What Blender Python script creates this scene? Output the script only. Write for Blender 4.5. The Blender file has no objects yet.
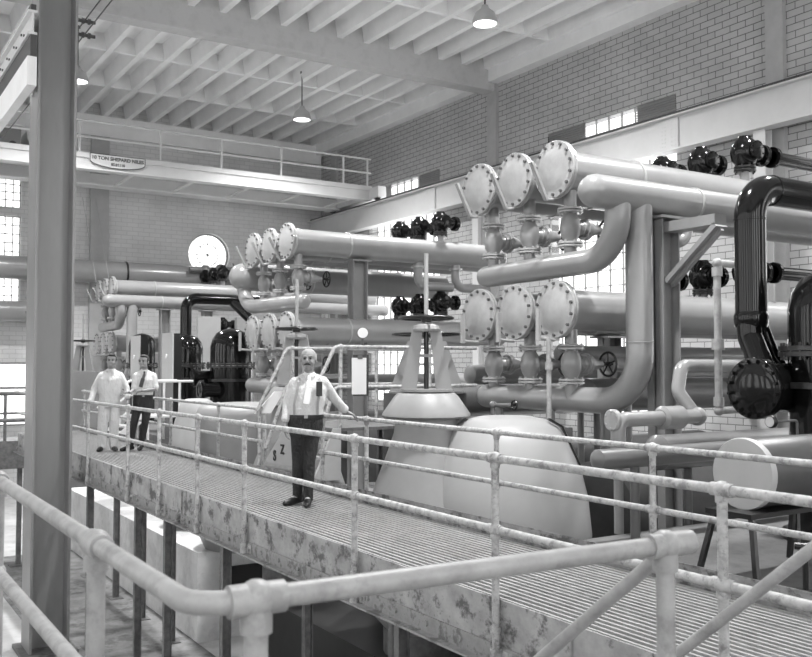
import bpy, bmesh, math, random
from mathutils import Vector, Matrix
random.seed(7)
PI = math.pi
scene = bpy.context.scene
C = scene.collection

# ------------------------------------------------------------------ materials
def new_mat(name):
    m = bpy.data.materials.new(name); m.use_nodes = True
    return m, m.node_tree.nodes, m.node_tree.links, m.node_tree.nodes['Principled BSDF']

def g(v):
    return (v, v, v, 1)

def mat(name, v, rough=.5, metal=0., var=.0, scale=6., stain=0., bump=0., spec=.5, coat=0., stain_scale=9., stretch=None, bd=.01):
    m, N, L, B = new_mat(name)
    B.inputs['Roughness'].default_value = rough
    B.inputs['Metallic'].default_value = metal
    B.inputs['Specular IOR Level'].default_value = spec
    B.inputs['Coat Weight'].default_value = coat
    B.inputs['Coat Roughness'].default_value = .12
    if var or stain:
        geo = N.new('ShaderNodeNewGeometry')
        vec = geo.outputs['Position']
        if stretch:
            mp = N.new('ShaderNodeMapping'); mp.inputs['Scale'].default_value = stretch
            L.new(vec, mp.inputs['Vector']); vec = mp.outputs['Vector']
        nz = N.new('ShaderNodeTexNoise'); nz.inputs['Scale'].default_value = scale
        nz.inputs['Detail'].default_value = 6; nz.inputs['Roughness'].default_value = .65
        L.new(vec, nz.inputs['Vector'])
        cr = N.new('ShaderNodeValToRGB')
        cr.color_ramp.elements[0].position = .3; cr.color_ramp.elements[0].color = g(max(.002, v * (1 - var)))
        cr.color_ramp.elements[1].position = .7; cr.color_ramp.elements[1].color = g(min(.95, v * (1 + var)))
        L.new(nz.outputs['Fac'], cr.inputs['Fac'])
        out = cr.outputs['Color']
        if stain:
            n2 = N.new('ShaderNodeTexNoise'); n2.inputs['Scale'].default_value = stain_scale
            n2.inputs['Detail'].default_value = 8; n2.inputs['Roughness'].default_value = .7
            L.new(vec, n2.inputs['Vector'])
            c2 = N.new('ShaderNodeValToRGB')
            c2.color_ramp.elements[0].position = .515; c2.color_ramp.elements[0].color = (0, 0, 0, 1)
            c2.color_ramp.elements[1].position = .60; c2.color_ramp.elements[1].color = (1, 1, 1, 1)
            L.new(n2.outputs['Fac'], c2.inputs['Fac'])
            mu = N.new('ShaderNodeMath'); mu.operation = 'MULTIPLY'; mu.inputs[1].default_value = stain
            L.new(c2.outputs['Color'], mu.inputs[0])
            mx = N.new('ShaderNodeMix'); mx.data_type = 'RGBA'
            L.new(mu.outputs[0], mx.inputs['Factor']); L.new(out, mx.inputs['A'])
            mx.inputs['B'].default_value = g(.05)
            out = mx.outputs['Result']
        L.new(out, B.inputs['Base Color'])
        if bump:
            bp = N.new('ShaderNodeBump'); bp.inputs['Strength'].default_value = bump; bp.inputs['Distance'].default_value = bd
            L.new(nz.outputs['Fac'], bp.inputs['Height']); L.new(bp.outputs['Normal'], B.inputs['Normal'])
    else:
        B.inputs['Base Color'].default_value = g(v)
    return m

def brick_mat(name, axis, v, mortar, bw=.42, rh=.158, vary=.12):
    m, N, L, B = new_mat(name)
    B.inputs['Roughness'].default_value = .55
    geo = N.new('ShaderNodeNewGeometry'); sp = N.new('ShaderNodeSeparateXYZ'); cb = N.new('ShaderNodeCombineXYZ')
    L.new(geo.outputs['Position'], sp.inputs[0])
    L.new(sp.outputs['Y' if axis == 'x' else 'X'], cb.inputs['X']); L.new(sp.outputs['Z'], cb.inputs['Y'])
    bt = N.new('ShaderNodeTexBrick'); bt.inputs['Scale'].default_value = 1
    bt.inputs['Brick Width'].default_value = bw; bt.inputs['Row Height'].default_value = rh
    bt.inputs['Mortar Size'].default_value = .011; bt.inputs['Mortar Smooth'].default_value = .2
    bt.inputs['Color1'].default_value = g(v * (1 - vary)); bt.inputs['Color2'].default_value = g(v * (1 + vary))
    bt.inputs['Mortar'].default_value = g(mortar)
    L.new(cb.outputs[0], bt.inputs['Vector'])
    nz = N.new('ShaderNodeTexNoise'); nz.inputs['Scale'].default_value = .8; nz.inputs['Detail'].default_value = 5
    L.new(geo.outputs['Position'], nz.inputs['Vector'])
    mx = N.new('ShaderNodeMix'); mx.data_type = 'RGBA'; mx.blend_type = 'MULTIPLY'; mx.inputs['Factor'].default_value = .35
    L.new(bt.outputs['Color'], mx.inputs['A'])
    cr = N.new('ShaderNodeValToRGB'); cr.color_ramp.elements[0].position = .35; cr.color_ramp.elements[0].color = g(.6); cr.color_ramp.elements[1].position = .65
    L.new(nz.outputs['Fac'], cr.inputs['Fac']); L.new(cr.outputs['Color'], mx.inputs['B'])
    L.new(mx.outputs['Result'], B.inputs['Base Color'])
    bp = N.new('ShaderNodeBump'); bp.inputs['Strength'].default_value = .4; bp.inputs['Distance'].default_value = .01
    L.new(bt.outputs['Fac'], bp.inputs['Height']); bp.invert = True
    L.new(bp.outputs['Normal'], B.inputs['Normal'])
    return m

def glass_mat(name):
    m, N, L, B = new_mat(name)
    N.remove(B)
    tr = N.new('ShaderNodeBsdfTransparent'); tr.inputs['Color'].default_value = (.93, .93, .93, 1)
    gl = N.new('ShaderNodeBsdfGlossy'); gl.inputs['Roughness'].default_value = .05
    
    mx = N.new('ShaderNodeMixShader')
    mx.inputs[0].default_value = .06; L.new(tr.outputs[0], mx.inputs[1]); L.new(gl.outputs[0], mx.inputs[2])
    L.new(mx.outputs[0], N['Material Output'].inputs['Surface'])
    return m

def emit_mat(name, s):
    m, N, L, B = new_mat(name)
    B.inputs['Base Color'].default_value = g(.9)
    B.inputs['Emission Color'].default_value = (1, 1, 1, 1); B.inputs['Emission Strength'].default_value = s
    return m

M = dict(
    pipe=mat('grey_pipe_paint', .25, .28, var=.10, scale=1.5, coat=.35),
    pipe_dark=mat('mid_grey_pipe_paint', .13, .33, var=.12, scale=2., coat=.2),
    flange=mat('light_grey_flange_paint', .34, .28, var=.14, scale=5, coat=.3),
    casing=mat('casing_paint', .25, .45, var=.10, scale=1.6),
    casing_light=mat('light_casing_paint', .35, .42, var=.06, scale=1.4),
    black=mat('black_gloss_paint', .006, .13, spec=.3),
    black_iron=mat('black_iron', .014, .30),
    bolt=mat('bolt_steel', .09, .4),
    rail=mat('galvanised_pipe', .40, .48, var=.32, scale=18, stain=.5, stain_scale=15),
    rail_clean=mat('grey_rail_pipe', .34, .42, var=.2, scale=9, stain=.25, stain_scale=7),
    plate=mat('stained_steel_plate', .34, .55, var=.28, scale=5, stain=.85, stain_scale=4.5, stretch=(1, 1, 1.2)),
    plate_low=mat('stained_steel_angle', .30, .55, var=.25, scale=7, stain=.7, stain_scale=7),
    grating=mat('grating_steel', .42, .42, metal=.25, var=.2, scale=6),
    leg=mat('weathered_steel_leg', .13, .55, var=.4, scale=9),
    column=mat('column_grey_paint', .25, .42, var=.10, scale=2.2, stretch=(1, 1, .2)),
    steel=mat('steel_support_paint', .24, .45, var=.10, scale=3),
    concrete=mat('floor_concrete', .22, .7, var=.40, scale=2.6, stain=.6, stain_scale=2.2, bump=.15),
    plinth=mat('pale_concrete', .72, .8, var=.15, scale=2.0, stain=.15, stain_scale=2.5),
    ceil=mat('whitewashed_concrete', .86, .8, var=.06, scale=1.2),
    beam=mat('concrete_beam', .52, .8, var=.12, scale=3, stain=.08, stain_scale=3),
    girder=mat('girder_cream_paint', .62, .5, var=.05, scale=1.5),
    crane=mat('crane_cream_paint', .66, .5, var=.05, scale=1.5),
    dark=mat('recess_shade_black', .02, .8),
    railtrack=mat('rail_track', .06, .5),
    pilaster=mat('pilaster_concrete', .42, .7, var=.08, scale=3),
    frame=mat('window_frame_steel', .30, .5),
    glass=glass_mat('window_glass'),
    dark_shell=mat('dark_grey_shell_paint', .06, .4, var=.25, scale=2),
    floor_pale=mat('pale_floor_concrete', .60, .7, var=.12, scale=1.5, stain=.15, stain_scale=2),
    toe=mat('oil_stained_toe_plate', .26, .55, var=.35, scale=8, stain=.85, stain_scale=6, stretch=(1, 1, 1.6)),
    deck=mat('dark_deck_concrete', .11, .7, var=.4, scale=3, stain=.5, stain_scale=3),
    shade_black=mat('shade_black_concrete', .012, .45, var=.4, scale=3),  # near black: shade below the walkway put into the colour
    panel=mat('panel_enamel', .42, .4, var=.05, scale=4),
    paper=mat('paper', .72, .7),
    wire=mat('rope', .35, .7),
    lamp_shade=mat('lamp_enamel', .42, .35),
    lamp_glow=emit_mat('lamp_glow', 5.0),
    skin=mat('skin', .26, .5), hair_grey=mat('grey_hair', .30, .7), hair_dark=mat('dark_hair', .018, .6),
    shirt=mat('white_shirt', .62, .8, var=.06, scale=10, bump=.9, bd=.05, stretch=(1, 1, .6)), white_suit=mat('white_overalls', .66, .8, var=.06, scale=7, bump=1, bd=.09, stretch=(1, 1, .5)),
    trousers=mat('dark_trousers', .020, .75, var=.4, scale=11, bump=1, bd=.06, stretch=(1, 1, .6)), shoe=mat('black_shoes', .012, .35),
    tie=mat('pale_tie', .86, .6), tie_dark=mat('dark_tie', .04, .6), strap=mat('grey_suspenders', .30, .7),
    letter=mat('black_lettering', .02, .6),
)
M['brick_x'] = brick_mat('glazed_block_wall', 'x', .49, .16, vary=.04)
M['brick_y'] = brick_mat('end_block_wall', 'y', .68, .54, vary=.04)

# ------------------------------------------------------------------ mesh builder
def V(*a): return Vector(a[0]) if len(a) == 1 else Vector(a)
AX = {'X': V(1, 0, 0), 'Y': V(0, 1, 0), 'Z': V(0, 0, 1), '-X': V(-1, 0, 0), '-Y': V(0, -1, 0), '-Z': V(0, 0, -1)}

def frame(d):
    d = d.normalized()
    up = V(0, 0, 1) if abs(d.z) < .95 else V(0, 1, 0)
    a = up.cross(d).normalized(); b = d.cross(a).normalized()
    return a, b

class MB:
    def __init__(s): s.bm = bmesh.new(); s.nf = None
    def second(s): s.nf = len(s.bm.faces); return s
    def ring(s, c, a, b, ra, rb, n):
        return [s.bm.verts.new(c + a * (ra * math.cos(2 * PI * i / n)) + b * (rb * math.sin(2 * PI * i / n))) for i in range(n)]
    def skin(s, r0, r1):
        n = len(r0)
        for i in range(n): s.bm.faces.new((r0[i], r0[(i + 1) % n], r1[(i + 1) % n], r1[i]))
    def box(s, c, size, rz=0., top=None):
        sx, sy, sz = size[0] / 2, size[1] / 2, size[2] / 2
        tx, ty = (sx, sy) if top is None else (top[0] / 2, top[1] / 2)
        R = Matrix.Rotation(rz, 3, 'Z'); c = V(c)
        v = [s.bm.verts.new(c + R @ V(x, y, z)) for x, y, z in
             [(-sx, -sy, -sz), (sx, -sy, -sz), (sx, sy, -sz), (-sx, sy, -sz), (-tx, -ty, sz), (tx, -ty, sz), (tx, ty, sz), (-tx, ty, sz)]]
        for f in [(3, 2, 1, 0), (4, 5, 6, 7), (0, 1, 5, 4), (1, 2, 6, 5), (2, 3, 7, 6), (3, 0, 4, 7)]: s.bm.faces.new([v[i] for i in f])
        return s
    def span(s, lo, hi):
        return s.box([(lo[i] + hi[i]) / 2 for i in range(3)], [abs(hi[i] - lo[i]) for i in range(3)])
    def prism(s, pts, d):           # polygon pts (3-D) extruded by vector d
        d = V(d); a = [s.bm.verts.new(V(p)) for p in pts]; b = [s.bm.verts.new(V(p) + d) for p in pts]
        n = len(pts); s.bm.faces.new(a[::-1]); s.bm.faces.new(b)
        for i in range(n): s.bm.faces.new((a[i], a[(i + 1) % n], b[(i + 1) % n], b[i]))
        return s
    def bar(s, p, q, w, h, up=None):
        p, q = V(p), V(q); d = (q - p)
        if up is None: a, b = frame(d)
        else: b = V(up); a = b.cross(d).normalized(); b = d.cross(a).normalized()
        cs = [a * (w / 2) + b * (h / 2), -a * (w / 2) + b * (h / 2), -a * (w / 2) - b * (h / 2), a * (w / 2) - b * (h / 2)]
        return s.prism([p + c for c in cs], d)
    def tube(s, pts, r, n=16, r2=None, cap=True, dome=0.):
        pts = [V(p) for p in pts]; k = len(pts)
        rs = r if isinstance(r, (list, tuple)) else [r] * k
        T = []
        for i in range(k):
            d0 = (pts[i] - pts[i - 1]).normalized() if i else None
            d1 = (pts[i + 1] - pts[i]).normalized() if i < k - 1 else None
            T.append((d0 + d1).normalized() if d0 and d1 else (d0 or d1))
        a, b = frame(T[0]); rings = []
        for i in range(k):
            a = (a - T[i] * a.dot(T[i])).normalized(); b = T[i].cross(a)
            rings.append(s.ring(pts[i], a, b, rs[i], rs[i], n))
        for i in range(k - 1): s.skin(rings[i], rings[i + 1])
        if cap: s.bm.faces.new(rings[0][::-1]); s.bm.faces.new(rings[-1])
        return s
    def pipe(s, pts, r, R, n=20, steps=10):
        pts = [V(p) for p in pts]; out = [pts[0]]
        for i in range(1, len(pts) - 1):
            p = pts[i]; d0 = (pts[i - 1] - p).normalized(); d1 = (pts[i + 1] - p).normalized()
            ang = math.acos(max(-1, min(1, d0.dot(d1)))); t = R / math.tan(ang / 2)
            c = p + (d0 + d1).normalized() * (R / math.sin(ang / 2))
            u = (p + d0 * t - c); w = (p + d1 * t - c); th = u.angle(w); ax = u.cross(w).normalized()
            for j in range(steps + 1): out.append(c + Matrix.Rotation(th * j / steps, 3, ax) @ u)
        out.append(pts[-1])
        return s.tube(out, r, n)
    def lathe(s, prof, o, axis='Z', n=28, cap=True):
        d = AX[axis] if isinstance(axis, str) else V(axis).normalized()
        a, b = frame(d); o = V(o); prev = None; first = None
        for r, t in prof:
            if r < 1e-5: cur = [s.bm.verts.new(o + d * t)]
            else: cur = s.ring(o + d * t, a, b, r, r, n)
            if prev is not None:
                if len(prev) == 1 and len(cur) > 1:
                    for i in range(n): s.bm.faces.new((prev[0], cur[(i + 1) % n], cur[i]))
                elif len(cur) == 1 and len(prev) > 1:
                    for i in range(n): s.bm.faces.new((prev[i], prev[(i + 1) % n], cur[0]))
                elif len(cur) > 1: s.skin(prev, cur)
            else: first = cur
            prev = cur
        if cap and len(first) > 1: s.bm.faces.new(first[::-1])
        if cap and len(prev) > 1: s.bm.faces.new(prev)
        return s
    def bolts(s, o, axis, R, k, r, h, off=0.):
        d = AX[axis] if isinstance(axis, str) else V(axis).normalized(); a, b = frame(d); o = V(o)
        for i in range(k):
            t = 2 * PI * (i + .5) / k + off
            p = o + a * (R * math.cos(t)) + b * (R * math.sin(t))
            s.tube([p, p + d * h], r, 6)
        return s
    def torus(s, c, axis, R, r, n=28, m=8):
        d = AX[axis] if isinstance(axis, str) else V(axis); a, b = frame(d); c = V(c); rings = []
        for i in range(n):
            t = 2 * PI * i / n; e = a * math.cos(t) + b * math.sin(t)
            rings.append([s.bm.verts.new(c + e * (R + r * math.cos(2 * PI * j / m)) + d * (r * math.sin(2 * PI * j / m))) for j in range(m)])
        for i in range(n): s.skin(rings[i], rings[(i + 1) % n])
        return s
    def ball(s, c, r, sc=(1, 1, 1), n=16, rot=None):
        c = V(c); m = Matrix.Diagonal(V(sc) * r)
        if rot is not None: m = rot.to_3x3() @ m
        v0 = len(s.bm.verts); res = bmesh.ops.create_uvsphere(s.bm, u_segments=n, v_segments=max(6, n // 2), radius=1)
        for v in res['verts']: v.co = c + m @ v.co
        return s
    def loft(s, rows, n=24):         # rows of (centre, rx, ry) horizontal ellipses, or (centre, rx, ry, normal)
        prev = None
        for row in rows:
            c, rx, ry = V(row[0]), row[1], row[2]
            cur = s.ring(c, V(1, 0, 0), V(0, 1, 0), rx, ry, n)
            if prev: s.skin(prev, cur)
            else: s.bm.faces.new(cur[::-1])
            prev = cur
        s.bm.faces.new(prev); return s
    def build(s, name, m, parent=None, smooth=True, ang=38, off=None, xf=None, m2=None):
        if m2 is not None:
            s.bm.faces.ensure_lookup_table()
            for f in s.bm.faces[s.nf:]: f.material_index = 1
        bmesh.ops.recalc_face_normals(s.bm, faces=s.bm.faces)
        me = bpy.data.meshes.new(name)
        if xf is not None: bmesh.ops.transform(s.bm, matrix=xf, verts=s.bm.verts)
        root = parent
        while root is not None and root.parent is not None: root = root.parent
        if root is not None: bmesh.ops.translate(s.bm, vec=-root.location, verts=s.bm.verts)
        s.bm.to_mesh(me); s.bm.free()
        me.materials.append(m)
        if m2 is not None: me.materials.append(m2)
        if smooth:
            me.shade_smooth(); me.set_sharp_from_angle(angle=math.radians(ang))
        o = bpy.data.objects.new(name, me); C.objects.link(o)
        if parent is not None: o.parent = parent
        return o

def tag(o, label, cat, group=None, kind=None):
    o['label'] = label; o['category'] = cat
    if group: o['group'] = group
    if kind: o['kind'] = kind
    return o
def thing(name, label, cat, loc, group=None):
    o = bpy.data.objects.new(name, None); C.objects.link(o); o.location = loc; o.empty_display_size = .1
    return tag(o, label, cat, group)
def struct(o): o['kind'] = 'structure'; return o
def copy_tree(o, parent=None):
    c = o.copy(); C.objects.link(c)
    if parent is not None: c.parent = parent
    for ch in list(o.children): copy_tree(ch, c)
    return c
def dup(o, loc, label, group=None):
    c = copy_tree(o); c.location = loc; c['label'] = label
    if group: c['group'] = group
    return c

# ------------------------------------------------------------------ the setting
FZ = -3.1
def S(name, mb, m, smooth=False, parent=None):
    o = mb.build(name, m, parent, smooth)
    if parent is None: struct(o)
    return o
S('floor', MB().span((-7, -10, FZ - .3), (17.9, 34.6, FZ)), M['floor_pale'])
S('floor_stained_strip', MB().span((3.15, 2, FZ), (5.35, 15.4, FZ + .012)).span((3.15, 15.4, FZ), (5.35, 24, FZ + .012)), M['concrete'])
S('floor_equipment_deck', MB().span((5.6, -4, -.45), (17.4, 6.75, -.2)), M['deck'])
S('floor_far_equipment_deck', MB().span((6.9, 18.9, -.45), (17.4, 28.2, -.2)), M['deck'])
S('floor_camera_platform', MB().span((-6, -10, -.2), (.74, 9, 0)).span((.74, -10, -.2), (2.3, 2.1, 0)), M['concrete'])

def wall_x(name, x, t, y0, y1, z0, z1, holes, m):
    mb = MB(); ys = sorted({y0, y1, *[h[0] for h in holes], *[h[1] for h in holes]})
    for a, b in zip(ys, ys[1:]):
        hs = sorted([h for h in holes if h[0] <= a + 1e-6 and h[1] >= b - 1e-6], key=lambda h: h[2]); z = z0
        for h in hs:
            if h[2] > z: mb.span((x, a, z), (x + t, b, h[2]))
            z = h[3]
        if z1 > z: mb.span((x, a, z), (x + t, b, z1))
    return S(name, mb, m)
def wall_y(name, y, t, x0, x1, z0, z1, holes, m):
    mb = MB(); xs = sorted({x0, x1, *[h[0] for h in holes], *[h[1] for h in holes]})
    for a, b in zip(xs, xs[1:]):
        hs = sorted([h for h in holes if h[0] <= a + 1e-6 and h[1] >= b - 1e-6], key=lambda h: h[2]); z = z0
        for h in hs:
            if h[2] > z: mb.span((a, y, z), (b, y + t, h[2]))
            z = h[3]
        if z1 > z: mb.span((a, y, z), (b, y + t, z1))
    return mb

WIN = [0]
def window(lo, hi, axis, nx, nz, bw=.035, m=None):
    """steel sash with panes; axis = wall normal axis"""
    WIN[0] += 1
    mb = MB(); i = 1 if axis == 'x' else 0
    a0, a1 = lo[i], hi[i]; z0, z1 = lo[2], hi[2]; pl = (lo[0] + hi[0]) / 2 if axis == 'x' else (lo[1] + hi[1]) / 2
    def p(a, z, e): return (pl + e, a, z) if axis == 'x' else (a, pl + e, z)
    for k in range(nx + 1):
        a = a0 + (a1 - a0) * k / nx; w = bw * (2 if k in (0, nx) else 1)
        mb.span(p(a - w / 2, z0, -.03), p(a + w / 2, z1, .03))
    for k in range(nz + 1):
        z = z0 + (z1 - z0) * k / nz; w = bw * (2 if k in (0, nz) else 1)
        mb.span(p(a0, z - w / 2, -.03), p(a1, z + w / 2, .03))
    o = struct(mb.build('window_%d' % WIN[0], m or M['frame'], None, False))
    MB().span(p(a0, z0, -.006), p(a1, z1, .006)).build('pane', M['glass'], o, False)
    return o

bays = [(-8., 2.3), (2.3, 12.5), (12.5, 22.7), (22.7, 32.9)]
holes = []
for a, b in bays:
    m_ = (a + b) / 2
    holes += [(m_ - 2.35, m_ + 2.35, 3.2, 8.15), (m_ - 2.35, m_ + 2.35, .2, 2.4)]
wall_x('wall_right', 17.5, .4, -10, 34.6, FZ, 11.1, holes, M['brick_x'])
for h in holes:
    o = window((17.53, h[0], h[2]), (17.63, h[1], h[3]), 'x', 10, 12 if h[3] > 5 else 5, .022)
    if h[3] > 5:
        for a_, b_ in ((h[0] + .02, h[0] + 1.3), (h[0] + 3.2, h[1] - .02)):
            mb = MB()
            for k in range(7): mb.bar((17.525, a_, 7.72 + k * .063), (17.525, b_, 7.72 + k * .063), .012, .075, up=(.55, 0, .84))
            mb.span((17.54, a_, 7.68), (17.548, b_, 8.13)); mb.build('louvre_slats', M['frame'], o, False)
pil = MB()
for y in (2.3, 12.42, 22.45, 32.9): S('wall_right_pilaster', MB().span((17.38, y - .22, FZ), (17.5, y + .22, 10.2)), M['pilaster'])

# end wall with a round window
RWC = (12.64, 5.8); RWR = .83
hb = [(2.6, 5.78, 7.0, 8.1), (2.6, 5.78, 3.0, 6.7), (-3., 6.1, -.6, 1.6)]
mb = wall_y('wall_back', 34.2, .4, -7, RWC[0] - 1.1, FZ, 11.1, hb, M['brick_y'])
mb.span((RWC[0] + 1.1, 34.2, FZ), (17.9, 34.6, 11.1))
mb.span((RWC[0] - 1.1, 34.2, FZ), (RWC[0] + 1.1, 34.6, RWC[1] - 1.1)); mb.span((RWC[0] - 1.1, 34.2, RWC[1] + 1.1), (RWC[0] + 1.1, 34.6, 11.1))
n = 40; bm = mb.bm
for yy in (34.2, 34.6):
    inn = []; out = []
    for i in range(n):
        t = 2 * PI * i / n; c, s_ = math.cos(t), math.sin(t); k = 1.1 / max(abs(c), abs(s_))
        inn.append(bm.verts.new((RWC[0] + RWR * c, yy, RWC[1] + RWR * s_))); out.append(bm.verts.new((RWC[0] + k * c, yy, RWC[1] + k * s_)))
    for i in range(n): bm.faces.new((inn[i], inn[(i + 1) % n], out[(i + 1) % n], out[i]))
    if yy == 34.2: f0 = inn
    else:
        for i in range(n): bm.faces.new((f0[i], f0[(i + 1) % n], inn[(i + 1) % n], inn[i]))
S('wall_back', mb, M['brick_y'])
WIN[0] += 1
mb = MB().torus((RWC[0], 34.4, RWC[1]), 'Y', RWR - .02, .04, 40).torus((RWC[0], 34.4, RWC[1]), 'Y', RWR * .52, .018, 32, 6)
for k in range(8):
    t = PI / 8 * 0 + PI * k / 4; mb.tube([(RWC[0], 34.4, RWC[1]), (RWC[0] + RWR * math.cos(t), 34.4, RWC[1] + RWR * math.sin(t))], .014, 6)
o = struct(mb.build('window_%d' % WIN[0], M['frame']))
MB().lathe([(RWR, -.005), (RWR, .005)], (RWC[0], 34.4, RWC[1]), 'Y', 40).build('pane', M['glass'], o, False)
window((2.6, 34.35, 7.0), (5.78, 34.45, 8.1), 'y', 13, 4, .028)
window((2.6, 34.35, 3.0), (5.78, 34.45, 6.7), 'y', 13, 12, .028)
window((-3., 34.35, -.6), (6.1, 34.45, 1.6), 'y', 9, 2, .06)
S('trim_back_lintel', MB().span((2.9, 34.0, 9.85), (17.4, 34.2, 10.6)), M['ceil'])
S('wall_back_pilaster', MB().span((8.1, 34.05, FZ), (8.75, 34.2, 9.85)), M['pilaster'])

# side and rear walls (behind the camera) with tall windows
lh = [(y, y + 2.6, 1.2, 8.4) for y in (-8, -3.2, 1.6, 6.4, 11.2, 16, 20.8, 25.6)]
wall_x('wall_left', -7.4, .4, -10.4, 34.6, FZ, 11.1, lh, M['brick_x'])
for h in lh: window((-7.25, h[0], h[2]), (-7.15, h[1], h[3]), 'x', 5, 9)
fh = [(x, x + 2.0, 1.2, 9.0) for x in (-4.5, .8, 6.1, 11.4)]
S('wall_front', wall_y('wall_front', -10.4, .4, -7.4, 17.9, FZ, 11.1, fh, M['brick_y']), M['brick_y'])
for h in fh: window((h[0], -10.25, h[2]), (h[1], -10.15, h[3]), 'y', 4, 10)

# ceiling: slab, joists, transverse ribs, main beams, edge beam
S('ceiling', MB().span((-7.4, -10.4, 11.1), (17.9, 34.6, 11.35)), M['ceil'])
mb = MB(); x = 17.09
while x > 3.2:
    for ya, yb in ((-10, 12.2), (12.6, 22.3), (22.8, 34.2)):
        pts = [(x - .16, ya, 11.1), (x - .085, ya, 10.6), (x + .085, ya, 10.6), (x + .16, ya, 11.1)]
        mb.prism(pts, (0, yb - ya, 0))
    x -= .853
S('ceiling_joists', mb, M['ceil'])
mb = MB()
for y in (5.5, 9, 16.1, 19.4, 26.9, 30.4): mb.span((3, y - .06, 10.62), (17.2, y + .06, 11.1))
S('ceiling_ribs', mb, M['ceil'])
for i, y in enumerate((12.4, 22.55)):
    S('ceiling_beam', MB().span((2.9, y - .25, 9.98), (17.4, y + .25, 11.1)), M['beam'])
S('trim_ceiling_edge', MB().span((17.15, -10, 10.22), (17.5, 34.2, 11.1)), M['ceil'])
S('wall_left_spandrel', MB().span((2.3, 3.5, 7.9), (2.5, 34.2, 11.1)), M['ceil'])
S('ceiling_side_bay', MB().span((-7.0, 3.5, 9.2), (2.3, 34.2, 9.4)), M['ceil'])

# ------------------------------------------------------------------ crane runways
def ibeam_y(mb, x, y0, y1, z0, z1, w=.36, t=.035):
    mb.span((x - w / 2, y0, z0), (x + w / 2, y1, z0 + t)); mb.span((x - w / 2, y0, z1 - t), (x + w / 2, y1, z1)); mb.span((x - .012, y0, z0 + t), (x + .012, y1, z1 - t)); return mb
r = thing('runway_girder', 'long cream riveted crane runway girder along the block wall', 'girder', (17, -9, 6.58), 'crane runway girders')
mb = ibeam_y(MB(), 17., -9, 34.15, 6.58, 7.42)
mb.build('girder', M['girder'], r, False)
MB().span((16.96, -9, 7.42), (17.04, 34.15, 7.52)).build('crane_rail', M['railtrack'], r, False)
for y in (4.8, 15.0, 25.2):
    mb = MB().span((16.93, y - .28, 6.63), (16.985, y + .28, 7.37))
    for yy in (-.2, -.1, .1, .2):
        for k in range(7): mb.bolts((16.93, y + yy, 6.72 + k * .095), '-X', .0001, 1, .015, .012)
    mb.build('splice_plate', M['girder'], r, False)
for y in (2.3, 12.5, 22.7, 32.9):
    t = thing('crane_column', 'steel column carrying the runway girder, %s' % {2.3: 'out of frame at the right', 12.5: 'behind the black valves at the right', 22.7: 'under the slim wall pilaster', 32.9: 'in the far wall corner'}[y], 'column', (17.05, y, FZ), 'steel columns under the runway girder')
    MB().span((16.93, y - .15, FZ), (16.95, y + .15, 6.57)).span((17.15, y - .15, FZ), (17.17, y + .15, 6.57)).span((16.95, y - .01, FZ), (17.15, y + .01, 6.57)).build('shaft', M['girder'], t, False)
r = thing('runway_girder', 'crane runway girder passing behind the big grey column, seen from below', 'girder', (2.7, 15.6, 5.9), 'crane runway girders')
mb = MB().span((2.62, 15.2, 7.06), (2.76, 34.15, 7.1)).span((2.69, 15.2, 6.75), (2.71, 34.15, 7.06)).span((2.62, 15.2, 6.71), (2.76, 34.15, 6.75))
mb.build('girder', M['girder'], r, False)
MB().span((2.66, 15.2, 7.1), (2.74, 34.15, 7.19)).build('crane_rail', M['railtrack'], r, False)
MB().span((2.66, 15.2, 6.36), (2.76, 34.15, 6.71)).build('web_shade_band', M['railtrack'], r, False)  # dark band painting the shadow above the bearing beam
MB().span((2.62, 15.2, 5.9), (2.76, 34.15, 6.36)).build('bearing_beam', M['ceil'], r, False)
mb = MB(); y = 15.9
while y < 34:
    for z in (6.9, 6.98): mb.bolts((2.69, y + (z - 6.9) * 3, z), '-X', .0001, 1, .022, .02)
    y += .7
mb.build('rivet', M['railtrack'], r, False)
for i, (x, z) in enumerate(((3.6, 7.28), (3.6, 7.04))):
    o = MB().tube([(x, 4, z), (x, 28, z)], .012, 6).build('trolley_wire', M['railtrack']); tag(o, ['upper bare trolley wire right of the big column top', 'lower bare trolley wire right of the big column top'][i], 'wire', 'trolley wires')
    t = thing('insulator', ['short dark insulator arm holding the upper trolley wire', 'short dark insulator arm holding the lower trolley wire'][i], 'insulator', (3.5, 15.8, z), 'trolley wire insulators')
    MB().tube([(3.5, 15.75, z), (3.78, 15.75, z)], .03, 10).lathe([(.05, 0), (.05, .04)], (3.56, 15.75, z), 'X', 12).lathe([(.05, 0), (.05, .04)], (3.66, 15.75, z), 'X', 12).build('arm', M['railtrack'], t)
# big column in front
t = thing('crane_column', 'tall grey riveted steel column standing in front of the walkway', 'column', (3.23, 15.8, FZ))
cx, cy = 3.23, 15.85
mb = MB().span((2.84, cy - .33, FZ), (2.88, cy + .33, 11.1)); mb.build('flange', M['column'], t, False)
mb = MB().span((3.41, cy - .33, FZ), (3.45, cy + .33, 11.1)); mb.build('flange', M['column'], t, False)
MB().span((2.88, cy - .02, FZ), (3.41, cy + .02, 11.1)).build('web', M['column'], t, False)
MB().span((2.72, cy - .45, FZ), (3.57, cy + .45, FZ + .06)).build('base_plate', M['leg'], t, False)

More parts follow.
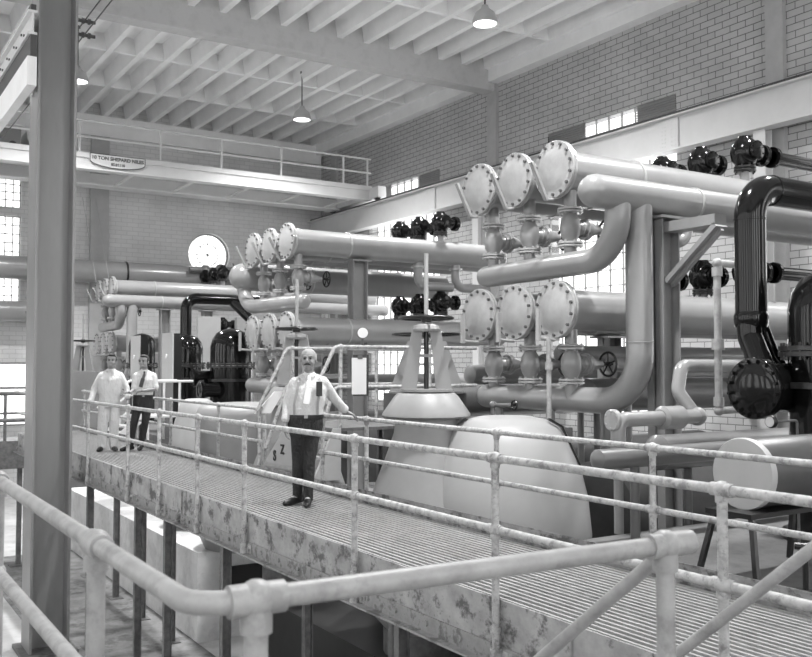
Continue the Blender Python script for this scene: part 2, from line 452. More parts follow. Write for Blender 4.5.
# ------------------------------------------------------------------ overhead crane
cr = thing('overhead_crane', 'cream overhead travelling crane bridge with handrailed catwalk spanning the hall', 'crane', (10, 29, 7.4))
mb = MB().span((2.6, 29.0, 7.95), (16.9, 29.75, 8.02)).span((2.6, 29.05, 7.6), (16.9, 29.1, 7.95)).span((2.6, 28.98, 7.9), (16.9, 29.2, 8.06)).span((2.6, 29.0, 7.55), (16.9, 29.4, 7.6))
mb.build('front_girder', M['crane'], cr, False)
MB().span((2.6, 31.6, 7.56), (16.9, 31.9, 7.95)).span((2.6, 31.45, 7.54), (16.9, 32.05, 7.6)).build('rear_girder', M['crane'], cr, False)
for k in range(7): MB().bar((4.3 + 2 * k, 29.1, 7.62), (4.3 + 2 * k, 31.6, 7.6), .12, .06).build('cross_brace', M['crane'], cr, False)
for x in (17.0, 2.7):
    zt = 0 if x > 10 else -.33
    mb = MB().span((x - .17, 28.4, 7.6 + zt), (x + .17, 32.6, 7.98 + zt * .3)); e = mb.build('end_truck', M['crane'], cr, False)
    for y in (28.75, 32.2):
        MB().lathe([(.17, -.06), (.2, -.06), (.2, .06), (.17, .06)], (x, y, 7.725 + zt), 'X', 20).build('wheel', M['railtrack'], e)
hx = [3.6, 6.55, 9.07, 11.13, 13.31, 15.75, 16.75]
for x in hx: MB().tube([(x, 29.05, 8.02), (x, 29.05, 9.06)], .04, 8).build('railing_post', M['crane'], cr)
for z in (9.06, 8.55): MB().tube([(3.6, 29.05, z), (16.9, 29.05, z)], .034, 8).build('handrail', M['crane'], cr)
# nameplate painted on the girder face
mb = MB(); pts = [(6.85, 28.97, 8.05), (8.55, 28.97, 8.05)] + [(7.7 + .85 * math.cos(a), 28.97, 7.84 - .2 * math.sin(a)) for a in [PI * k / 14 for k in range(15)]]
mb.prism(pts, (0, -.006, 0)); np_ = mb.build('nameplate', M['crane'], cr, False)
mb = MB(); q = [V(p) + V(0, -.012, 0) for p in pts]; mb.tube(q + [q[0]], .011, 6, cap=False); mb.build('border', M['letter'], np_, False)
def text(name, body, size, loc, rot, m, parent, ext=.003, bold=.0):
    cu = bpy.data.curves.new(name, 'FONT'); cu.body = body; cu.size = size; cu.extrude = ext; cu.align_x = 'CENTER'; cu.align_y = 'CENTER'; cu.offset = bold
    tmp = bpy.data.objects.new(name, cu); C.objects.link(tmp)
    dg = bpy.context.evaluated_depsgraph_get(); me = bpy.data.meshes.new_from_object(tmp.evaluated_get(dg)); bpy.data.objects.remove(tmp)
    root = parent
    while root.parent: root = root.parent
    me.transform(Matrix.Translation(V(loc) - root.location) @ rot.to_4x4())
    me.materials.clear(); me.materials.append(m)
    o = bpy.data.objects.new(name, me); C.objects.link(o); o.parent = parent; return o
RF = Matrix.Rotation(PI / 2, 3, 'X')
text('lettering', '10 TON SHEPARD NILES', .15, (7.7, 28.96, 7.925), RF, M['letter'], np_, bold=.004)
text('lettering', '85.81118', .115, (7.7, 28.96, 7.755), RF, M['letter'], np_, bold=.004)
# trolley
tr = thing('crane_trolley', 'hoist trolley with round drum housing on the crane bridge', 'trolley', (5.3, 30.4, 8.0))
MB().span((4.2, 29.75, 7.95), (6.3, 31.6, 8.15)).build('frame', M['crane'], tr, False)
MB().lathe([(.0, 0), (.36, 0), (.42, .04), (.42, 1.2), (.36, 1.24), (0, 1.24)], (5.6, 29.9, 8.6), 'Y').build('drum', M['crane'], tr)
MB().span((4.3, 29.85, 8.15), (5.0, 30.8, 8.75)).build('motor_housing', M['steel'], tr, False)
MB().lathe([(.11, 0), (.11, .06)], (4.75, 29.8, 8.2), '-Y').lathe([(.11, 0), (.11, .06)], (6.0, 29.75, 8.2), '-Y').build('wheel', M['railtrack'], tr)
hk = thing('crane_hook', 'grey hook block hanging on ropes before the far window', 'hook', (5.62, 30.3, 3.4))
MB().tube([(5.5, 30.3, 4.1), (5.5, 30.3, 7.95)], .014, 6).tube([(5.74, 30.3, 4.1), (5.74, 30.3, 7.95)], .014, 6).tube([(5.62, 30.5, 4.1), (5.62, 30.5, 7.95)], .014, 6).build('rope', M['wire'], hk)
MB().lathe([(.0, .75), (.12, .73), (.2, .6), (.3, .3), (.34, .05), (.3, 0), (.0, -.02)], (5.62, 30.35, 3.55), 'Z').build('hook_block', M['steel'], hk)
mb = MB(); mb.tube([(5.62, 30.35, 3.55), (5.62, 30.35, 3.35)] + [(5.62 - .16 + .16 * math.cos(a), 30.35, 3.2 + .16 * math.sin(a)) for a in [-k * .4 + 1.0 for k in range(11)]], [.05, .05] + [.05 - .003 * k for k in range(11)], 10)
mb.build('hook', M['leg'], hk)

# pendant lamps
def pendant(x, y, label):
    t = thing('pendant_lamp', label, 'lamp', (x, y, 9.3), 'enamel pendant lamps')
    MB().tube([(x, y, 9.72), (x, y, 10.85)], .02, 8).lathe([(.06, 10.8), (.06, 10.86)], (x, y, 0), 'Z').build('rod', M['railtrack'], t)
    MB().lathe([(.27, 0), (.29, .01), (.285, .1), (.22, .26), (.1, .36), (.07, .44), (.0, .46), (.0, .44), (.06, .42), (.08, .35), (.2, .25), (.265, .1), (.27, 0)], (x, y, 9.3), 'Z', 32, cap=False).build('lamp_shade', M['lamp_shade'], t)
    MB().lathe([(0, .0), (.18, .01), (.255, .03), (.262, .05), (0, .1)], (x, y, 9.3), 'Z', 28).build('diffuser', M['lamp_glow'], t)
    return t
pendant(12.65, 16.56, 'lit enamel pendant lamp above the nearest pipe headers, at the top of the picture')
pendant(12.74, 26.26, 'lit enamel pendant lamp above the crane handrail')
pendant(5.78, 25.99, 'lit pendant lamp half hidden by the big grey column')
LAMPS = [(12.65, 16.56), (12.74, 26.26), (5.78, 25.99), (5.95, 16.5), (12.65, 6.9), (5.95, 6.9)]  # last three lamps are added, unseen, to light the hall from above
for (x, y), lb in zip(LAMPS[3:], ('above the walkway near the two far men', 'above the right end of the nearest bank', 'above the near end of the walkway')): pendant(x, y, 'added enamel pendant lamp out of view high ' + lb)

# ------------------------------------------------------------------ walkway
XN, XF = 3.73, 5.06
wk = thing('walkway', 'raised steel grating walkway running the length of the hall', 'walkway', (4.4, 8, 0))
Y0, Y1 = -2., 22.
mb = MB(); x = XN + .03
while x < XF - .01:
    mb.span((x - .009, Y0, -.045), (x + .009, Y1, 0)); x += .0605
mb.build('bearing_bars', M['grating'], wk, False)
mb = MB(); y = Y0
while y < Y1:
    mb.span((XN + .02, y - .005, -.03), (XF, y + .005, -.012)); y += .10
mb.build('cross_bars', M['leg'], wk, False)
mb = MB().span((XN - .012, Y0, -.30), (XN, Y1, .0)); mb.build('fascia_plate', M['plate'], wk, False)
mb = MB().span((XN - .10, Y0, -.42), (XN - .012, Y1, -.405)).span((XN - .026, Y0, -.42), (XN - .012, Y1, -.29))
y = Y0
while y < Y1:
    mb.bolts((XN - .026, y, -.34), '-X', .0001, 1, .022, .018); y += .42
mb.build('bottom_angle', M['plate_low'], wk, False)
mb = MB()
for y in (4.05, 10.9, 17.5):
    mb.span((XN - .03, y - .004, -.3), (XN - .012, y + .004, 0))
    for yy in (-.13, -.06, .06, .13):
        for z in (-.33, -.38): mb.bolts((XN - .026, y + yy, z), '-X', .0001, 1, .02, .02)
mb.build('fascia_splice', M['plate_low'], wk, False)
MB().span((XF, Y0, -.30), (XF + .012, Y1, .14)).build('toe_plate', M['toe'], wk, False)
mb = MB(); y = Y0
while y < Y1: mb.bar((XN, y, -.2), (XF, y, -.2), .05, .14); y += 1.15
mb.build('floor_beam', M['leg'], wk, False)
for y in (1.2, 4.5, 6.0, 9.6, 11.6, 12.9, 15.6, 18.6, 21.2):
    mb = MB().span((XN - .01, y - .036, FZ), (XN, y + .036, -.42)).span((XN + .08, y - .036, FZ), (XN + .09, y + .036, -.42)).span((XN, y - .005, FZ), (XN + .08, y + .005, -.42))
    mb.span((XN - .06, y - .13, FZ), (XN + .17, y + .13, FZ + .02)); mb.build('support_leg', M['leg'], wk, False)
for y in (5.2, 8.1, 10.1, 12.8, 15.17, 16.83, 18.59, 20.8):
    mb = MB().span((XF - .11, y - .045, FZ), (XF - .1, y + .045, -.3)).span((XF - .012, y - .045, FZ), (XF - .002, y + .045, -.3)).span((XF - .1, y - .005, FZ), (XF - .01, y + .005, -.3))
    mb.span((XF - .19, y - .15, FZ), (XF + .06, y + .15, FZ + .025)); mb.build('support_leg', M['leg'], wk, False)

def tee(mb, p, r):                      # ball fitting of a pipe railing
    p = V(p); mb.ball(p, r * 1.7, n=14)
    for d in (V(0, 1, 0), V(0, -1, 0), V(0, 0, -1)): mb.tube([p, p + d * r * 2.4], r * 1.3, 14)
def rail_y(name, label, x, posts, y0, y1, zt, zm, zb, r, m, cat='railing', group=None, bracket=True):
    t = thing(name, label, cat, (x, (y0 + y1) / 2, zb), group)
    for z, nm in ((zt, 'top_rail'), (zm, 'mid_rail')):
        MB().tube([(x, y0, z), (x, y1, z)], r, 14).build(nm, m, t)
    for y in posts:
        MB().tube([(x, y, zb), (x, y, zt)], r * 1.0, 14).build('post', m, t)
        for z_ in (zt, zm): mb = MB(); tee(mb, (x, y, z_), r); mb.build('fitting', m, t)
        mb = MB().lathe([(r * 1.35, -.02), (r * 1.35, .02)], (x, y, max(zb + .1, -.18)), 'Z', 14)
        if bracket:
            mb.build('post_collar', m, t); mb = MB().lathe([(r * 1.5, 0), (r * 1.5, .11)], (x, y, zb), 'Z', 14); mb.span((x + r, y - .12, zb + .01), (x + r + .02, y + .06, zb + .1)); mb.bolts((x + r, y - .08, zb + .055), '-X', .001, 1, .02, .02)
        mb.build('post_collar', m, t)
    return t
rail_y('pipe_railing', 'rusty two-bar pipe railing along the near edge of the walkway', XN - .055, [.9, 2.95, 4.72, 6.57, 8.88, 10.27, 11.7, 13.12, 15.42, 18.2, 20.6], -2, 22, .91, .455, -.41, .0255, M['rail'], group='walkway railings')
rail_y('pipe_railing', 'two-bar pipe railing on the far side of the walkway in front of the pump casings', XF + .04, [.6, 2.6, 4.7, 6.53, 8.85, 9.9], -2, 9.93, .91, .465, -.2, .0235, M['rail'], group='walkway railings', bracket=False)
rail_y('pipe_railing', 'two-bar pipe railing on the far side of the walkway behind the man in white', XF + .04, [11.8, 13.35, 15.6, 17.6, 19.8, 21.8], 11.75, 22, .91, .465, -.2, .0235, M['rail'], group='walkway railings', bracket=False)

# foreground railing of the camera platform, with two stair handrails
RC = (.79, 2.23)
fg = thing('pipe_railing', 'thick pipe railing turning a corner close to the camera', 'railing', (.79, 2.2, 0))
R2 = .031
MB().pipe([(.79, 9, .91), (.79, 2.23, .91), (2.42, 2.15, .91)], R2, .11, 18).build('top_rail', M['rail_clean'], fg)
MB().pipe([(.79, 9, .44), (.79, 2.23, .44), (2.42, 2.15, .44)], R2, .11, 18).build('mid_rail', M['rail_clean'], fg)
for p in [(.79, 3.18), (.79, 5.2), (.79, 7.2), (.955, 2.222), (2.39, 2.152)]:
    MB().tube([(p[0], p[1], 0), (p[0], p[1], .91)], R2, 16).build('post', M['rail_clean'], fg)
    mb = MB().ball((p[0], p[1], .91), R2 * 1.65, n=16).lathe([(R2 * 1.35, -.085), (R2 * 1.35, 0)], (p[0], p[1], .91), 'Z', 16)
    d = V(0, 1, 0) if p[1] > 2.5 else V(.9988, -.049, 0)
    c = V(p[0], p[1], .91); mb.tube([c - d * .075, c + d * .075], R2 * 1.36, 16)
    if p[0] > 2: mb.tube([c + d * .02, c + d * .115], R2 * 1.32, 16)
    mb.build('fitting', M['rail_clean'], fg)
    MB().ball((p[0], p[1], .44), R2 * 1.45, n=14).build('fitting', M['rail_clean'], fg)
def slope(p, q, k0, k1):
    p, q = V(p), V(q); d = q - p; return [p + d * k0, p + d * k1]
st = thing('stair', 'steel stair going down from the camera platform beside the walkway', 'stair', (2.8, 2.5, FZ))
MB().tube(slope((2.43, 2.27, .81), (2.43, 2.83, .35), -.12, 4.6), .024, 14).build('handrail', M['rail_clean'], st)
MB().tube(slope((3.2, 2.19, .78), (3.2, 2.75, .30), -.35, 4.5), .0245, 14).build('handrail', M['rail_clean'], st)
sl = (2.83 - 2.27, .35 - .81)
for x in (2.43, 3.2):
    MB().bar((x, 2.25, -.15), (x, 2.25 + 3.5, -.15 - 2.85), .04, .22).build('stringer', M['leg'], st, False)
for k in range(14):
    y = 2.35 + k * .25; MB().span((2.44, y, -.1 - k * .2035), (3.19, y + .22, -.07 - k * .2035)).build('tread', M['grating'], st, False)

# crosswalk and lower railing at the far left
cw = thing('crosswalk', 'dark steel crosswalk with railings beyond the big column at the left', 'walkway', (2.6, 23, 0))
MB().span((-4, 22.6, -.3), (4.9, 23.9, -.22)).build('deck', M['plate_low'], cw, False)
MB().span((-4, 22.55, -.85), (4.9, 22.6, -.22)).build('fascia_plate', M['leg'], cw, False)
for z in (.86, .25):
    MB().tube([(-4, 22.62, z), (4.9, 22.62, z)], .05, 10).build('handrail', M['leg'], cw)
    MB().tube([(-4, 23.85, z + .1), (4.9, 23.85, z + .1)], .03, 10).build('handrail', M['leg'], cw)
for x in (-2, 0, 2., 3.55, 4.75):
    MB().tube([(x, 22.62, -.3), (x, 22.62, .86)], .035, 10).build('post', M['leg'], cw)
for x in (-1, 1, 3.0, 3.9):
    MB().span((x - .05, 22.7, FZ), (x + .05, 22.8, -.3)).span((x - .2, 22.6, FZ), (x + .2, 22.9, FZ + .05)).build('support_leg', M['leg'], cw, False)

# concrete plinths below the machines
S('floor_plinth_far', MB().span((5.35, 14.9, FZ), (9.5, 24.5, -1.62)), M['plinth'])
S('floor_plinth_far_recess_shade', MB().span((5.75, 14.86, -2.5), (9.4, 14.9, -1.9)), M['dark'])  # flat black sheet on the end face stands in for a recess's shade
S('floor_shade_sheet', MB().span((3.9, 3.0, FZ), (9.5, 12.9, FZ + .02)), M['shade_black'])  # black sheet painting the shade on the floor around the machines
S('floor_plinth_near', MB().span((5.35, 5.5, FZ), (9.5, 12.6, -1.78)), M['shade_black'])  # plinth takes the same painted shade colour

# ------------------------------------------------------------------ pipe banks
XH = 7.75
def header(y, z, label, group, upper=True, vx=8.03, x1=17.49):
    t = thing('header_pipe', label, 'pipe', (XH, y, z), group)
    mb = MB().lathe([(.20, .14), (.26, .1), (.26, x1 - XH - .06), (.2, x1 - XH)], (XH, y, z), 'X', 32); mb.build('pipe', M['pipe'], t)
    mb = MB().lathe([(0, -.035), (.12, -.033), (.22, -.02), (.27, -.006), (.30, 0), (.36, 0), (.365, .006), (.365, .035), (.355, .04)], (XH, y, z), 'X', 40)
    mb.second().bolts((XH, y, z), '-X', .325, 14, .021, .026).build('blind_flange', M['flange'], t, m2=M['bolt'])
    MB().lathe([(.355, .044), (.365, .048), (.365, .08), (.31, .09), (.265, .15), (.26, .15)], (XH, y, z), 'X', 40).build('flange', M['flange'], t)
    MB().lathe([(.26, 0), (.275, .006), (.275, .035), (.26, .04)], (XH + 1.36, y, z), 'X', 32).build('collar', M['flange'], t)
    MB().tube([(vx, y, z - .1), (vx, y, z - (.46 if upper else .48))], .082, 18).build('nozzle', M['pipe'], t)
    if upper:
        p0 = V(XH - .12, y, z - .40); p1 = V(XH - .36, y, z + .05)
        mb = MB().tube([(XH, y, z - .385), p0], .022, 8).tube([p0, p1], .022, 8).bar(p0, p1, .06, .035)
    else:
        mb = MB().tube([(XH, y, z - .385), (XH - .25, y, z - .37)], .022, 8).span((XH - .28, y - .03, z - .40), (XH - .24, y + .03, z + .0))
    mb.build('gauge_bar', M['flange'], t)
    return t

def valve(x, y, z, label, group):
    """gate valve: vertical run, stem along +X, centre at x,y,z"""
    t = thing('gate_valve', label, 'valve', (x, y, z), group)
    MB().lathe([(.085, -.2), (.085, -.16), (.12, -.1), (.135, 0), (.12, .1), (.085, .16), (.085, .2)], (x, y, z), 'Z', 24).build('body', M['pipe'], t)
    for sg in (1, -1):
        mb = MB()
        for k in (0, .036): mb.lathe([(.15, 0), (.165, .004), (.165, .024), (.15, .028)], (x, y, z + sg * (.20 + k) - .014), 'Z', 28)
        mb.bolts((x, y, z + sg * .215 - .045), 'Z', .14, 8, .013, .095)
        mb.build('flange', M['flange'], t)
    mb = MB().lathe([(.085, .05), (.095, .16), (.105, .17), (.105, .22), (.14, .225), (.14, .25), (.145, .255), (.145, .28), (.11, .285), (.085, .38), (.055, .46), (.055, .5), (.05, .52)], (x, y, z), 'X', 24)
    mb.bolts((x + .215, y, z), 'X', .122, 8, .012, .08); mb.build('bonnet', M['pipe'], t)
    w = MB().torus((x + .64, y, z), 'X', .155, .016, 26, 8).lathe([(.035, -.02), (.035, .03)], (x + .64, y, z), 'X', 14)
    for k in range(5):
        a = 2 * PI * k / 5 + .3; w.tube([(x + .64, y, z), (x + .64, y + .155 * math.cos(a), z + .155 * math.sin(a))], .011, 6)
    w.tube([(x + .5, y, z), (x + .72, y, z)], .018, 8); w.build('handwheel', M['black_iron'], t)
    return t
def top_valve(x, y, z, label, group):
    """black stop valve standing on a header pipe; z = top of the pipe"""
    t = thing('stop_valve', label, 'valve', (x, y, z), group)
    MB().tube([(x, y, z - .08), (x, y, z + .16)], .075, 16).build('neck', M['pipe'], t)
    mb = MB()
    for k in (.13, .175): mb.lathe([(.15, 0), (.16, .005), (.16, .03), (.15, .035)], (x, y, z + k), 'Z', 24)
    mb.bolts((x, y, z + .1), 'Z', .135, 8, .014, .14); mb.build('flange', M['black_iron'], t)
    MB().lathe([(.1, .2), (.13, .22), (.19, .31), (.21, .42), (.2, .5), (.16, .58), (.1, .625), (.09, .66), (0, .67)], (x, y, z), 'Z', 24).build('body', M['black'], t)
    mb = MB().lathe([(.11, .12), (.11, .34), (.16, .345), (.16, .38), (.165, .385), (.165, .42), (.12, .43), (.1, .48), (0, .5)], (x, y, z + .42), 'X', 24); mb.bolts((x + .33, y, z + .42), 'X', .14, 8, .014, .11)
    mb.build('bonnet', M['black'], t)
    mb = MB().lathe([(.1, .1), (.1, .2), (.14, .205), (.14, .235), (.11, .24), (0, .255)], (x, y, z + .42), '-Y', 24); mb.bolts((x, y - .2, z + .42), '-Y', .122, 8, .012, .05)
    mb.build('cover', M['black'], t)
    return t
def manifold(y_end, y_riser, z, ztop, r, R, label, group, ys, xb=8.03, xr=7.95, riser=True, foot=None):
    t = thing('manifold_pipe', label, 'pipe', (xb, y_end, z), group)
    sg = 1 if y_end > y_riser else -1
    if riser: MB().pipe([(xb, y_end, z), (xr, y_riser, z), (xr, y_riser, ztop)], r, R, 26, 14).build('pipe', M['pipe'], t)
    else:
        MB().tube([(xb, y_end, z), (xb, y_riser, z)], r, 26).build('pipe', M['pipe'], t)
        MB().lathe([(r, -.02), (r, 0), (r * .7, r * .5), (0, r * .63)], (xb, y_riser, z), '-Y' if sg > 0 else 'Y', 26).build('end_cap', M['pipe'], t)
    MB().lathe([(r, -.02), (r, .0), (r * .92, r * .3), (r * .7, r * .5), (r * .35, r * .6), (0, r * .63)], (xb, y_end, z), 'Y' if sg > 0 else '-Y', 26).build('end_cap', M['pipe'], t)
    for y in ys: MB().tube([(xb, y, z), (xb, y, z + r + .22)], .082, 18).build('branch', M['pipe'], t)
    if foot is not None:
        for y in (ys[0] + .4, ys[2] - .1): MB().tube([(xb, y, foot), (xb, y, z)], .06, 14).lathe([(.14, 0), (.14, .03)], (xb, y, foot), 'Z', 16).build('support_leg', M['steel'], t)
    if riser:
      for k, zz in enumerate((z + R + .12,)): MB().lathe([(r, 0), (r + .006, .003), (r + .006, .012), (r, .015)], (xr, y_riser, zz), 'Z', 26).build('weld_seam', M['pipe'], t)
    return t
def suction(y, z, x0, label, group, r=.195, x1=17.49):
    t = thing('transfer_pipe', label, 'pipe', (x0, y, z), group)
    MB().lathe([(0, -.8 * r), (.34 * r, -.76 * r), (.67 * r, -.57 * r), (.9 * r, -.24 * r), (r, .15 * r), (r, x1 - x0 - .05), (.1, x1 - x0)], (x0, y, z), 'X', 32).build('pipe', M['pipe'], t)
    for xx in (1.66,): MB().lathe([(r, 0), (r + .012, .005), (r + .012, .035), (r, .04)], (x0 + xx, y, z), 'X', 32).build('collar', M['flange'], t)
    return t
ORD = ['first', 'second', 'third']
def bank(nm, ys, riser_u, riser_l, hy, hx, end, hr=.195, low=True, x1=17.49):
    zu, zl = 3.98, 2.21
    for i, y in enumerate(ys):
        header(y, zu, '%s upper grey header pipe with bolted blind flange in the %s bank' % (ORD[i], nm), 'upper header pipes', True, x1=x1)
        header(y, zl, '%s lower grey header pipe with bolted blind flange in the %s bank' % (ORD[i], nm), 'lower header pipes', False, x1=x1)
    for i, y in enumerate(ys):
        if i == 0 and nm == 'nearest':
            bank.v = valve(8.03, y, 3.29, '', '')
        for z, lv in ((3.26, 'upper'), (1.52, 'lower')):
            lab = 'grey gate valve below the %s %s header pipe of the %s bank' % (ORD[i], lv, nm)
            if i == 0 and nm == 'nearest' and lv == 'upper': bank.v['label'] = lab; bank.v['group'] = 'gate valves under the headers'; bank.v.location.z = z
            else: dup(bank.v, (8.03, y, z), lab, 'gate valves under the headers')
    for i, y in enumerate(ys):
        for z, lv in ((zu + .26, 'upper'), (zl + .26, 'lower')):
            lab = 'black stop valve standing on the %s %s header pipe of the %s bank' % (ORD[i], lv, nm)
            if not hasattr(bank, 's'): bank.s = top_valve(11.5, y, z, lab, 'black valves on the headers')
            else: dup(bank.s, (11.5, y, z), lab, 'black valves on the headers')
    manifold(end, riser_u, 2.77, hy[1], .152, .52, 'grey manifold pipe collecting the upper gate valves of the %s bank' % nm, 'manifold pipes', ys, xr=7.82)
    manifold(end, riser_l, 1.07, hy[1], .162, .58, 'grey manifold pipe collecting the lower gate valves of the %s bank' % nm, 'manifold pipes', ys, xr=8.16, riser=low, foot={'nearest': -1.78, 'middle': -1.62, 'farthest': FZ}[nm])
    suction(hy[0], hy[1], hx, 'grey transfer pipe with domed end joining the risers of the %s bank' % nm, 'transfer pipes', hr, x1)
bank('nearest', [8.74, 9.54, 10.33], 7.70, 7.70, (7.70, 3.51), 7.42, 10.5)
bank('middle', [16.69, 17.54, 18.38], 19.0, 19.0, (19.0, 3.45), 7.74, 16.45, .3, False, 13.2)
bank('farthest', [29.8, 30.66, 31.5], 28.85, 28.85, (28.85, 3.5), 7.4, 31.9)

for i, (x, y, z, dx) in enumerate(((10.9, 16.69, 3.98, .9), (11.9, 16.69, 3.98, .9), (10.2, 8.74, 3.98, -.9))):
    t = thing('drop_pipe', ['bent grey drop pipe under the middle bank upper headers, nearer the support', 'bent grey drop pipe under the middle bank upper headers, farther from the support', 'bent grey drop pipe seen behind the slanting bracket'][i], 'pipe', (x, y, z), 'bent drop pipes')
    MB().pipe([(x, y, z - .15), (x, y, z - .75), (x + dx, y, z - .75)], .1, .22, 18, 8).build('pipe', M['pipe'], t)
    MB().lathe([(.15, 0), (.15, .04)], (x, y, z - .36), 'Z', 20).build('flange', M['flange'], t)
# horizontal pipes running from the upper black valves to the wall
for i, (z, nm) in enumerate(((4.63, 'upper'), (2.89, 'lower'))):
    o = MB().tube([(12.0, 8.65, z), (17.49, 8.65, z)], .1, 16).lathe([(.16, 0), (.16, .05)], (12.0, 8.65, z), 'X', 20).build('black_pipe', M['black'])
    o.location = (0, 0, 0); tag(o, 'black pipe leading from the nearest %s stop valve to the wall' % nm, 'pipe', 'black valve pipes')

# steel supports
def support(x, y, z0, z1, label, w=.3, br=False):
    t = thing('pipe_support', label, 'column', (x, y, z0), 'steel pipe supports')
    MB().span((x - w / 2, y - .13, z0), (x - w / 2 + .02, y + .13, z1)).span((x + w / 2 - .02, y - .13, z0), (x + w / 2, y + .13, z1)).span((x - w / 2, y - .01, z0), (x + w / 2, y + .01, z1)).build('shaft', M['steel'], t, False)
    MB().span((x - .22, y - .2, z1), (x + .22, y + .2, z1 + .03)).build('cap_plate', M['steel'], t, False)
    MB().span((x - .25, y - .25, z0), (x + .25, y + .25, z0 + .03)).build('base_plate', M['steel'], t, False)
    if br:
        MB().bar((x, y - .1, z1 - .1), (x, y - .85, z1 - .1), .2, .12).bar((x, y - .12, z1 - .75), (x, y - .85, z1 - .16), .2, .06).bar((x, y - .12, z1 - .78), (x, y - .85, z1 - .19), .05, .1).build('bracket', M['steel'], t, False)
    return t
support(8.57, 7.7, -1.78, 3.26, 'riveted steel pipe support with a slanting bracket beside the nearest riser', .3, True)
support(9.4, 16.69, -1.62, 3.66, 'plain steel pipe support under the middle bank behind the round gauge', .34)
support(9.2, 28.85, FZ, 3.26, 'steel pipe support under the farthest bank', .3)
support(10.6, 28.85, FZ, 3.26, 'second steel pipe support under the farthest bank beside a dark pipe', .3)
support(10.2, 10.25, -1.78, 1.92, 'short steel pipe support under the lower headers of the nearest bank', .25)

# low level pipes behind the nearest bank
def low_pipe(y, z, x0, r, m, label):
    ft = -1.78 if 5.5 < y < 12.6 else -1.62 if 14.9 < y < 24.5 else FZ
    if y < 6.76: ft = -.2
    ft = {9.6: -.06, 9.0: .22, 13.2: -.15, 11.95: -.3}.get(y, ft)
    o = MB().tube([(min(x0 + .5, 9.3), y, ft), (min(x0 + .5, 9.3), y, z)], .05, 12).lathe([(0, -r * .5), (r * .6, -r * .35), (r, 0), (r, 17.49 - x0), (.0, 17.49 - x0)], (x0, y, z), 'X', 28).build('low_pipe', m)
    return tag(o, label, 'pipe', 'low level pipes')
low_pipe(9.6, 1.08, 9.1, .24, M['pipe_dark'], 'thick dark grey pipe low behind the slanting bracket support')
low_pipe(9.0, 1.52, 8.95, .10, M['pipe'], 'thin pale pipe running to the right below the nearest lower headers')
low_pipe(9.93, 1.66, 8.9, .13, M['pipe'], 'grey pipe close under the nearest lower headers')
low_pipe(7.3, .52, 8.0, .2, M['pipe_dark'], 'dark pipe at railing height left of the round drum')
low_pipe(6.5, .6, 6.3, .1, M['pipe_dark'], 'short grey pipe with rounded end in front of the bracket support')
low_pipe(13.2, .9, 8.6, .3, M['pipe_dark'], 'grey pipe low between the nearest and middle banks')
low_pipe(11.95, 1.35, 8.8, .16, M['pipe'], 'pale pipe crossing behind the platform railing')
low_pipe(19.15, 1.1, 8.3, .2, M['pipe'], 'pale low pipe behind the middle bank valves')

for (y, x0, z, r, lb) in ((9.0, 7.0, -.55, .78, 'big dark shell lying behind the casings under the nearest bank'), (17.9, 7.1, -.3, .8, 'big dark shell lying under the middle bank'), (12.6, 7.4, -.5, .7, 'big dark shell lying between the nearest and middle banks')):
    o = MB().lathe([(0, -.2), (.5 * r, -.16), (.85 * r, -.06), (r, .06), (r, 6), (0, 6.1)], (x0 + 1.6, y, z), 'X', 40).build('shell_vessel', M['dark_shell']); tag(o, lb, 'vessel', 'dark shells')
# flanged pipe with sleeve, in front of the support
t = thing('sleeved_pipe', 'grey horizontal pipe with a fat sleeve and bolted elbow end', 'pipe', (6.85, 6.8, .94))
MB().pipe([(6.88, 6.8, .6), (6.88, 6.8, .95), (8.1, 6.8, .95)], .078, .1, 20, 8).build('pipe', M['pipe'], t)
MB().lathe([(.09, 0), (.125, .03), (.125, .3), (.09, .33)], (7.5, 6.8, .95), 'X', 26).build('sleeve', M['pipe'], t)
mb = MB().lathe([(0, -.015), (.1, -.01), (.11, .0), (.11, .04), (.08, .06)], (6.79, 6.8, .95), 'X', 24).bolts((6.79, 6.8, .95), '-X', .085, 6, .012, .02); mb.build('flange', M['flange'], t)
MB().tube([(6.88, 6.8, .6), (6.88, 6.8, -.2)], .05, 12).build('leg', M['pipe'], t)
t = thing('curved_pipe', 'bone shaped curved grey pipe right of the bracket support', 'pipe', (8.2, 7.0, 1.2))
MB().pipe([(9.9, 7.05, 1.5), (8.12, 7.05, 1.5), (8.0, 7.0, 1.22), (8.1, 6.84, .95)], .075, .13, 18, 6).build('pipe', M['pipe'], t)
MB().ball((8.1, 6.82, .95), .105).build('joint', M['pipe'], t)
# thin riser with couplings
t = thing('drain_riser', 'thin pale vertical pipe with elbows beside the tall black pipe', 'pipe', (8.3, 6.85, 1.1))
MB().pipe([(8.9, 6.85, 2.66), (8.5, 6.85, 2.66), (8.5, 6.85, 1.0), (8.9, 6.85, 1.0)], .042, .07, 14).build('pipe', M['rail_clean'], t)
MB().lathe([(.07, 0), (.07, .12)], (8.5, 6.85, 1.68), 'Z', 14).build('coupling', M['rail_clean'], t)
for z, dz in ((1.0, .05), (2.66, -.15)): MB().lathe([(.058, 0), (.058, .1)], (8.5, 6.85, z + dz), 'Z', 14).ball((8.5, 6.85, z), .058).build('elbow', M['rail_clean'], t)
o = MB().tube([(7.55, 8.62, 1.84), (7.55, 8.62, .3)], .03, 12).lathe([(.045, 0), (.045, .1)], (7.55, 8.62, 1.45), 'Z', 12).lathe([(.05, 0), (.05, .12)], (7.55, 8.62, .55), 'Z', 12).build('drain_pipe', M['rail_clean'])
tag(o, 'thin drain pipe dropping in front of the first lower valve', 'pipe')
t = thing('small_valve', 'small black angle valve on the manifold above the pale casing', 'valve', (7.2, 9.0, 1.0))
